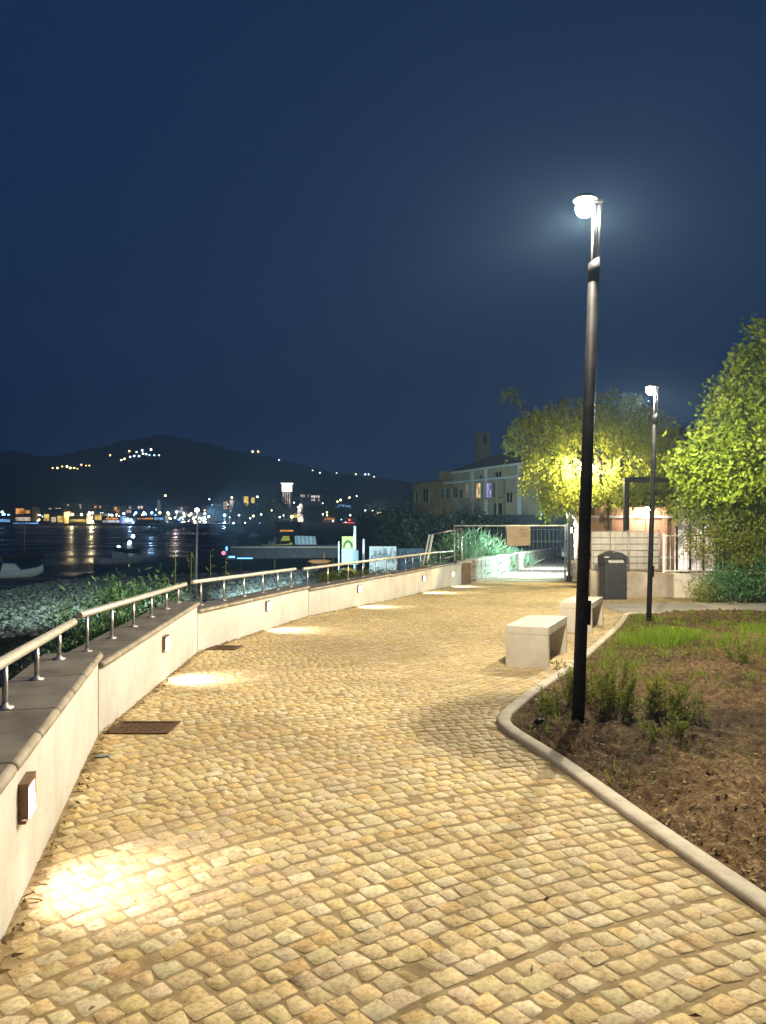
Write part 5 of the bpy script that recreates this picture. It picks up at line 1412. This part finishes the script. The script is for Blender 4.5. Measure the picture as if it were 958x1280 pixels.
B(86, 108, 646, 653.5, 366, fo, [(.05, .95, .15, .6, 'y')], 'low amber waterfront cafe right of the dark round trees')
B(114, 131, 631, 641, 440, fw, grid(5, 2, 'dddo', drop=.1, seed=6), 'pale hipped house above the far waterfront, next to the long hotel', 'hip')
B(118, 128, 642, 652, 366, fo, [(.1, .9, .2, .9, 'y')], 'narrow bright yellow waterfront shop')
B(128, 150, 646, 653.5, 364, fd, [(.03, .97, .05, .42, 'w'), (.2, .9, .55, .85, 'o')], 'white-lit waterfront terrace below the orange roof')
B(141, 150, 633, 642, 400, fo, [(.1, .9, .1, .55, 'o'), (.3, .55, .6, .95, 'y')], 'small orange glowing tower house', 'hip')
B(152, 181, 631, 643, 440, fw, grid(7, 2, 'cddd', drop=.1, seed=9), 'pale flat-roofed villa row above the blue lamps')
B(170, 206, 645, 651, 364, fd, [(.05, .6, .3, .6, 'a' if 'a' in WM else 'o'), (.65, .95, .2, .7, 'b')], 'low waterfront row with blue and amber lights', dep=5)
B(222, 236, 633, 646, 400, fw, grid(4, 3, 'dcd', drop=.2, seed=12), 'grey harbour house left of the floodlight mast', 'hip')
B(240, 262, 641, 650, 380, fd, [(.05, .5, .2, .55, 'w'), (.55, .95, .3, .6, 'b')], 'dark harbour office with white and blue windows')
B(273, 279, 624, 642, 450, fd, grid(2, 4, 'dd', seed=14), 'narrow dark tower block left of the orange windows')
B(279, 285, 626, 638, 446, fo, grid(2, 3, 'oy', seed=15), 'apartment block with two columns of orange windows')
B(287, 294, 624, 645, 420, surf('far_tan_render', (.42, .30, .22), .9, bump=0), [(.08, .7, .02, .95, 'c')], 'slim tan floodlit tower block')  # cream panel glows in place of floodlight on the wall
B(304, 311, 620, 635, 446, fo, [(.15, .95, .04, .96, 'y')], 'amber glowing apartment tower left of the smaller lit block')
B(313, 320, 620, 640, 446, fd, [(.2, .8, .55, .9, 'y'), (.2, .9, .08, .36, 'y')], 'dark block with two stacked amber windows')
B(326, 350, 628, 634, 470, fd, grid(7, 1, 'wdcd', seed=20), 'low row of houses with a few white windows', 'hip')
B(375, 388, 617, 628, 470, fw, grid(4, 2, 'dc', drop=.2, seed=21), 'pale hillside house with a tiled roof, right of the floodlit tower', 'hip')
B(388, 401, 618, 628, 474, fw, grid(4, 2, 'cdw', drop=.2, seed=22), 'second pale hillside house farther from the floodlit tower', 'hip')
B(412, 440, 630, 638, 450, fd, [(.12, .95, .3, .75, 'b'), (.4, .7, .4, .9, 'b')], 'long building with a pale blue lit front on the hillside')
B(404, 420, 645, 651, 380, fo, [(.1, .9, .15, .8, 'o')], 'small orange lit canopy pavilion', 'hip')
B(428, 444, 650, 662, 372, fd, [(.05, .95, .5, .75, 'r'), (.1, .9, .05, .35, 'w')], 'red and white lit stall on the harbour road', 'hip')
B(444, 472, 656, 663, 372, fd, [(.0, .35, .3, .6, 'o'), (.4, .7, .35, .7, 'w'), (.75, .98, .2, .5, 'r')], 'low harbour shed with red and white lights, right of the red stall')
B(345, 372, 655, 672, 130, fd, [(.2, .8, .45, .56, 'o')], 'dark beach bar with a thin amber light strip', name='beach_bar', dep=5)
B(368, 402, 656, 664, 372, fd, [(.05, .95, .3, .6, 'y')], 'low dark quay building with a row of yellow windows')
# green awning of the bar, light on its cloth put in as glow
p = px(357, 676, 120); r = thing('awning', 'yellow-green lit awning in front of the dark beach bar', 'awning', (p.x, 120, p.z))
b = MB(); b.hexa([(-.75, 0, 0), (.75, 0, 0), (.75, .1, 0), (-.75, .1, 0)], [(-.5, .8, .75), (.5, .8, .75), (.5, .9, .75), (-.5, .9, .75)]); b.build('canvas', emit('awning_glow', (.55, .62, .08), .5), r)
b = MB(); b.tube([(-.7, .05, -2.5), (-.7, .05, 0)], .04, n=6); b.build('post', M['wire'], r); b = MB(); b.tube([(.7, .05, -2.5), (.7, .05, 0)], .04, n=6); b.build('post', M['wire'], r)
# church tower and shell arch, floodlight put in as their own glow
p = px(359, 642, 430); gz = p.z - 4; w = 11 * 430 / F; h = px(0, 604, 430).z - gz
r = thing('church_tower', 'tall floodlit white tower with a flared top on the hill behind the harbour', 'tower', (p.x, 430, gz))
b = MB(); b.box((0, 0, h * .45), (w, w, h * .9)); b.build('shaft', surf('floodlit_stone', (.5, .42, .32), .9, bump=.1), r)
b = MB()
for k in range(4): b.box((-w * .36 + k * w * .24, -w / 2 - .06, h * .55), (w * .11, .12, h * .42))
b.build('lit_bay', WM['c'], r)
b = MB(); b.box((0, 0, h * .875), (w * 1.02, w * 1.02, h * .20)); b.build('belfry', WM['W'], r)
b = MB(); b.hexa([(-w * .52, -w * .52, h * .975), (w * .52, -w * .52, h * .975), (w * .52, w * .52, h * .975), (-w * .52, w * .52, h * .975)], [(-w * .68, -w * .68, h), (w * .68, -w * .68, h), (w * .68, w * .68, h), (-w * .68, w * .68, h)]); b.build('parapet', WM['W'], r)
p = px(376, 641, 415); r = thing('lit_dome', 'white floodlit shell-shaped dome beside the floodlit tower', 'dome', (p.x, 415, p.z - 1))
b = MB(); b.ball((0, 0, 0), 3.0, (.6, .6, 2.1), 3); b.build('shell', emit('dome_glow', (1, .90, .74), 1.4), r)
b = MB(); b.box((-2.5, 1, -.6), (7, 3, 2.2)); b.build('base', WM['y'], r)
# monument column
p = px(199, 641, 400); r = thing('monument', 'pale standing monument on a plinth above the far shore', 'monument', (p.x, 400, p.z - 1.5))
b = MB(); b.lathe([(1.6, 0), (1.4, 2.0), (1.1, 5), (1.0, 7.2), (.5, 7.5)], n=12); b.ball((-.2, 0, 8.1), .75); b.build('figure', surf('pale_monument_stone', (.35, .38, .40), .8), r)
b = MB(); b.box((0, 0, -1), (4.2, 4.2, 2.2)); b.build('plinth', fd, r)

# far shore trees
base = None; ft = np.random.default_rng(150)
FT = [(82, 652, 7.5), (96, 652, 7), (110, 655, 5), (45, 656, 4.5), (137, 640, 6), (186, 640, 6), (212, 640, 6), (268, 650, 8), (300, 650, 9), (322, 652, 10), (340, 652, 12), (350, 640, 10), (392, 648, 9), (410, 640, 8), (428, 648, 8), (447, 650, 9), (460, 655, 8), (480, 655, 11), (495, 652, 13), (330, 660, 6), (308, 662, 6), (400, 656, 6)]
for k, (x, y, h) in enumerate(FT):
    Y = 378 + (k * 7) % 22; p = px(x, y, Y)
    where = f'dark rounded tree on the far shore' 
    if base is None:
        base = dark_tree('shore_tree', where + ' between the lit buildings', (p.x, Y, -4.4), 7, 8, 160, group='dark trees along the far shore', n=170, lf=.9); o = base
        o.scale = (h / 7,) * 3
    else: o = copy_thing(base, (p.x, Y, -4.4), k * 1.3, (h / 7 * ft.uniform(.85, 1.2), h / 7, (p.z + 4.4) / 7 * .25 + h / 7 * ft.uniform(.85, 1.15)))

# ------------------------------------------------------------------ boats
def boat(x, y, Y, L_, rz, lab, hullmat='white', lit=None, mast=0, z=None):
    p = px(x, y, Y); zz = -4.9 if z is None else z
    r = thing('boat', lab, 'boat', (p.x, Y, zz), rz, group='boats moored in the bay')
    st = [(-.5, .34, .13, .02), (-.3, .46, .12, 0), (0, .5, .12, 0), (.25, .42, .14, .01), (.42, .2, .17, .04), (.52, .02, .22, .10)]
    b = MB(); rings = []
    for s, w, hh, kz in st:
        wv = w * L_ * .32
        rings.append([b.bm.verts.new(v) for v in ((s * L_, -wv, hh * L_), (s * L_, -wv * .75, kz * L_ - .1), (s * L_, wv * .75, kz * L_ - .1), (s * L_, wv, hh * L_))])
    for a, c in zip(rings, rings[1:]):
        for q in range(3): b.bm.faces.new((a[q], a[q + 1], c[q + 1], c[q])).smooth = True
        b.bm.faces.new((a[3], a[0], c[0], c[3]))
    b.bm.faces.new(rings[0]); b.build('hull', M[hullmat] if isinstance(hullmat, str) else hullmat, r)
    b = MB(); b.hexa([(-.15 * L_, -.10 * L_, .12 * L_), (.15 * L_, -.09 * L_, .13 * L_), (.15 * L_, .09 * L_, .13 * L_), (-.15 * L_, .10 * L_, .12 * L_)], [(-.12 * L_, -.08 * L_, .25 * L_), (.06 * L_, -.07 * L_, .24 * L_), (.06 * L_, .07 * L_, .24 * L_), (-.12 * L_, .08 * L_, .25 * L_)]); b.build('cabin', M['darkwall'] if L_ < 5.5 else M['white'], r)
    if mast:
        b = MB(); b.tube([(.02 * L_, 0, .1 * L_), (.02 * L_, 0, mast)], .04, n=6); b.build('mast', M['white'], r)
    if lit:
        b = MB()
        for lx, lz in lit[1]: b.ball((lx, 0, lz), .28, sub=2)
        b.build('deck_lamp', LC[lit[0]], r)
    return r
boat(14, 722, 73, 5.6, .35, 'white open boat moored at the left edge near the beach')
boat(150, 704, 92, 6.0, .25, 'low dark boat with a pale gunwale moored off the beach', 'white')
boat(158, 690, 118, 5.5, 2.6, 'dark boat with small white deck lamps in the middle of the bay', 'darkwall', ('w', [(-1.6, 2.6), (-.8, 1.6), (.6, 1.0), (1.8, .8)]), 0)
boat(30, 700, 100, 5.0, .1, 'dark small boat with a thin mast near the left edge', 'darkwall', None, 5.5)
boat(204, 656, 330, 11, .2, 'white motor boat moored left in the far marina')
boat(222, 655, 325, 12, -.15, 'larger white cruiser in the far marina, under the harbour house', 'white', ('p', [(-3, 3.5), (2.5, 3.2)]))
boat(238, 657, 320, 9, .1, 'white boat in the far marina beside the floodlight mast')
boat(270, 672, 175, 8.5, .05, 'blue grey trawler moored left of the landing stage', surf('blue_grey_hull', (.16, .22, .28), .6), None, 4.5)
boat(300, 668, 190, 9.0, .1, 'dim grey workboat with a short mast behind the trawler', surf('grey_hull', (.14, .17, .20), .6), None, 5)
boat(318, 672, 165, 7.0, -.1, 'dark flat boat right of the trawler, behind the landing stage', 'darkwall')
boat(214, 661, 290, 8, .3, 'white sailing boat with a tall mast in the far marina', 'white', None, 9)
boat(252, 660, 280, 8, -.2, 'white sailing boat with a mast just right of the floodlight mast', 'white', None, 8)
boat(190, 664, 240, 6, .5, 'small white launch moored between the bay lamps and the marina', 'white')
boat(286, 664, 230, 9, .15, 'white cabin boat moored behind the grey workboat', 'white', ('w', [(1.5, 3.0)]), 7)

# ------------------------------------------------------------------ sky, added fill sun, camera
w = bpy.data.worlds.new('World'); S.world = w; w.use_nodes = True; nt = w.node_tree; nt.nodes.clear()
out = nt.nodes.new('ShaderNodeOutputWorld'); bg = nt.nodes.new('ShaderNodeBackground')
sky = nt.nodes.new('ShaderNodeTexSky'); sky.sky_type = 'NISHITA'; sky.sun_disc = False
sky.sun_elevation = math.radians(-3.5); sky.sun_rotation = math.radians(200); sky.altitude = 10; sky.ozone_density = 4.0
tc = nt.nodes.new('ShaderNodeTexCoord'); sp = nt.nodes.new('ShaderNodeSeparateXYZ'); nt.links.new(tc.outputs['Generated'], sp.inputs[0])
rp = nt.nodes.new('ShaderNodeValToRGB'); e = rp.color_ramp.elements
e[0].position = 0; e[0].color = (.0095, .036, .112, 1); e[1].position = .75; e[1].color = (.0075, .026, .076, 1)
q = e.new(.25); q.color = (.0085, .032, .098, 1)
nt.links.new(sp.outputs[2], rp.inputs[0])
ml = nt.nodes.new('ShaderNodeMix'); ml.data_type = 'RGBA'; ml.blend_type = 'ADD'; ml.inputs[0].default_value = .02
nt.links.new(rp.outputs[0], ml.inputs[6]); nt.links.new(sky.outputs[0], ml.inputs[7]); nt.links.new(ml.outputs[2], bg.inputs[0])
bg.inputs[1].default_value = 1.0; nt.links.new(bg.outputs[0], out.inputs[0])
sl = bpy.data.lights.new('added_fill_sun', 'SUN'); sl.energy = .03; sl.angle = math.radians(.5); sl.color = (.75, .85, 1)  # faint sun added to give hills and houses some shape, no moon
so = bpy.data.objects.new('added_fill_sun', sl); C.objects.link(so); so.rotation_euler = aim((.4, .75, -.55))

cam = bpy.data.cameras.new('camera'); cam.sensor_fit = 'VERTICAL'; cam.sensor_height = 36; cam.lens = F / 1280 * 36; cam.clip_end = 6000; cam.clip_start = .05
co = bpy.data.objects.new('camera', cam); C.objects.link(co); co.location = (0, 0, H0); co.rotation_euler = (PI / 2, 0, 0)
S.camera = co
S.view_settings.view_transform = 'Standard'; S.view_settings.look = 'None'; S.view_settings.exposure = 0; S.view_settings.gamma = 1
S.cycles.use_denoising = True; S.cycles.max_bounces = 6; S.cycles.diffuse_bounces = 3; S.cycles.glossy_bounces = 3; S.cycles.transparent_max_bounces = 6
S.cycles.sample_clamp_indirect = 6.0; S.cycles.caustics_reflective = False; S.cycles.caustics_refractive = False

# thin haze added round everything, under the sky, for halos about the lamps
b = MB(); b.box((-100, 800, 160), (5200, 2500, 336))
hz = b.build('haze', None); hz.data.materials.clear()
m, nt, out = new_mat('halo_haze'); v = nt.nodes.new('ShaderNodeVolumePrincipled'); v.inputs['Density'].default_value = .0007; v.inputs['Color'].default_value = (.42, .69, 1, 1); v.inputs['Anisotropy'].default_value = .3
nt.links.new(v.outputs[0], out.inputs['Volume']); hz.data.materials.append(m); hz['kind'] = 'stuff'; hz['label'] = 'thin haze added for lamp halos over the promenade, bay and hills'
S.cycles.volume_bounces = 0
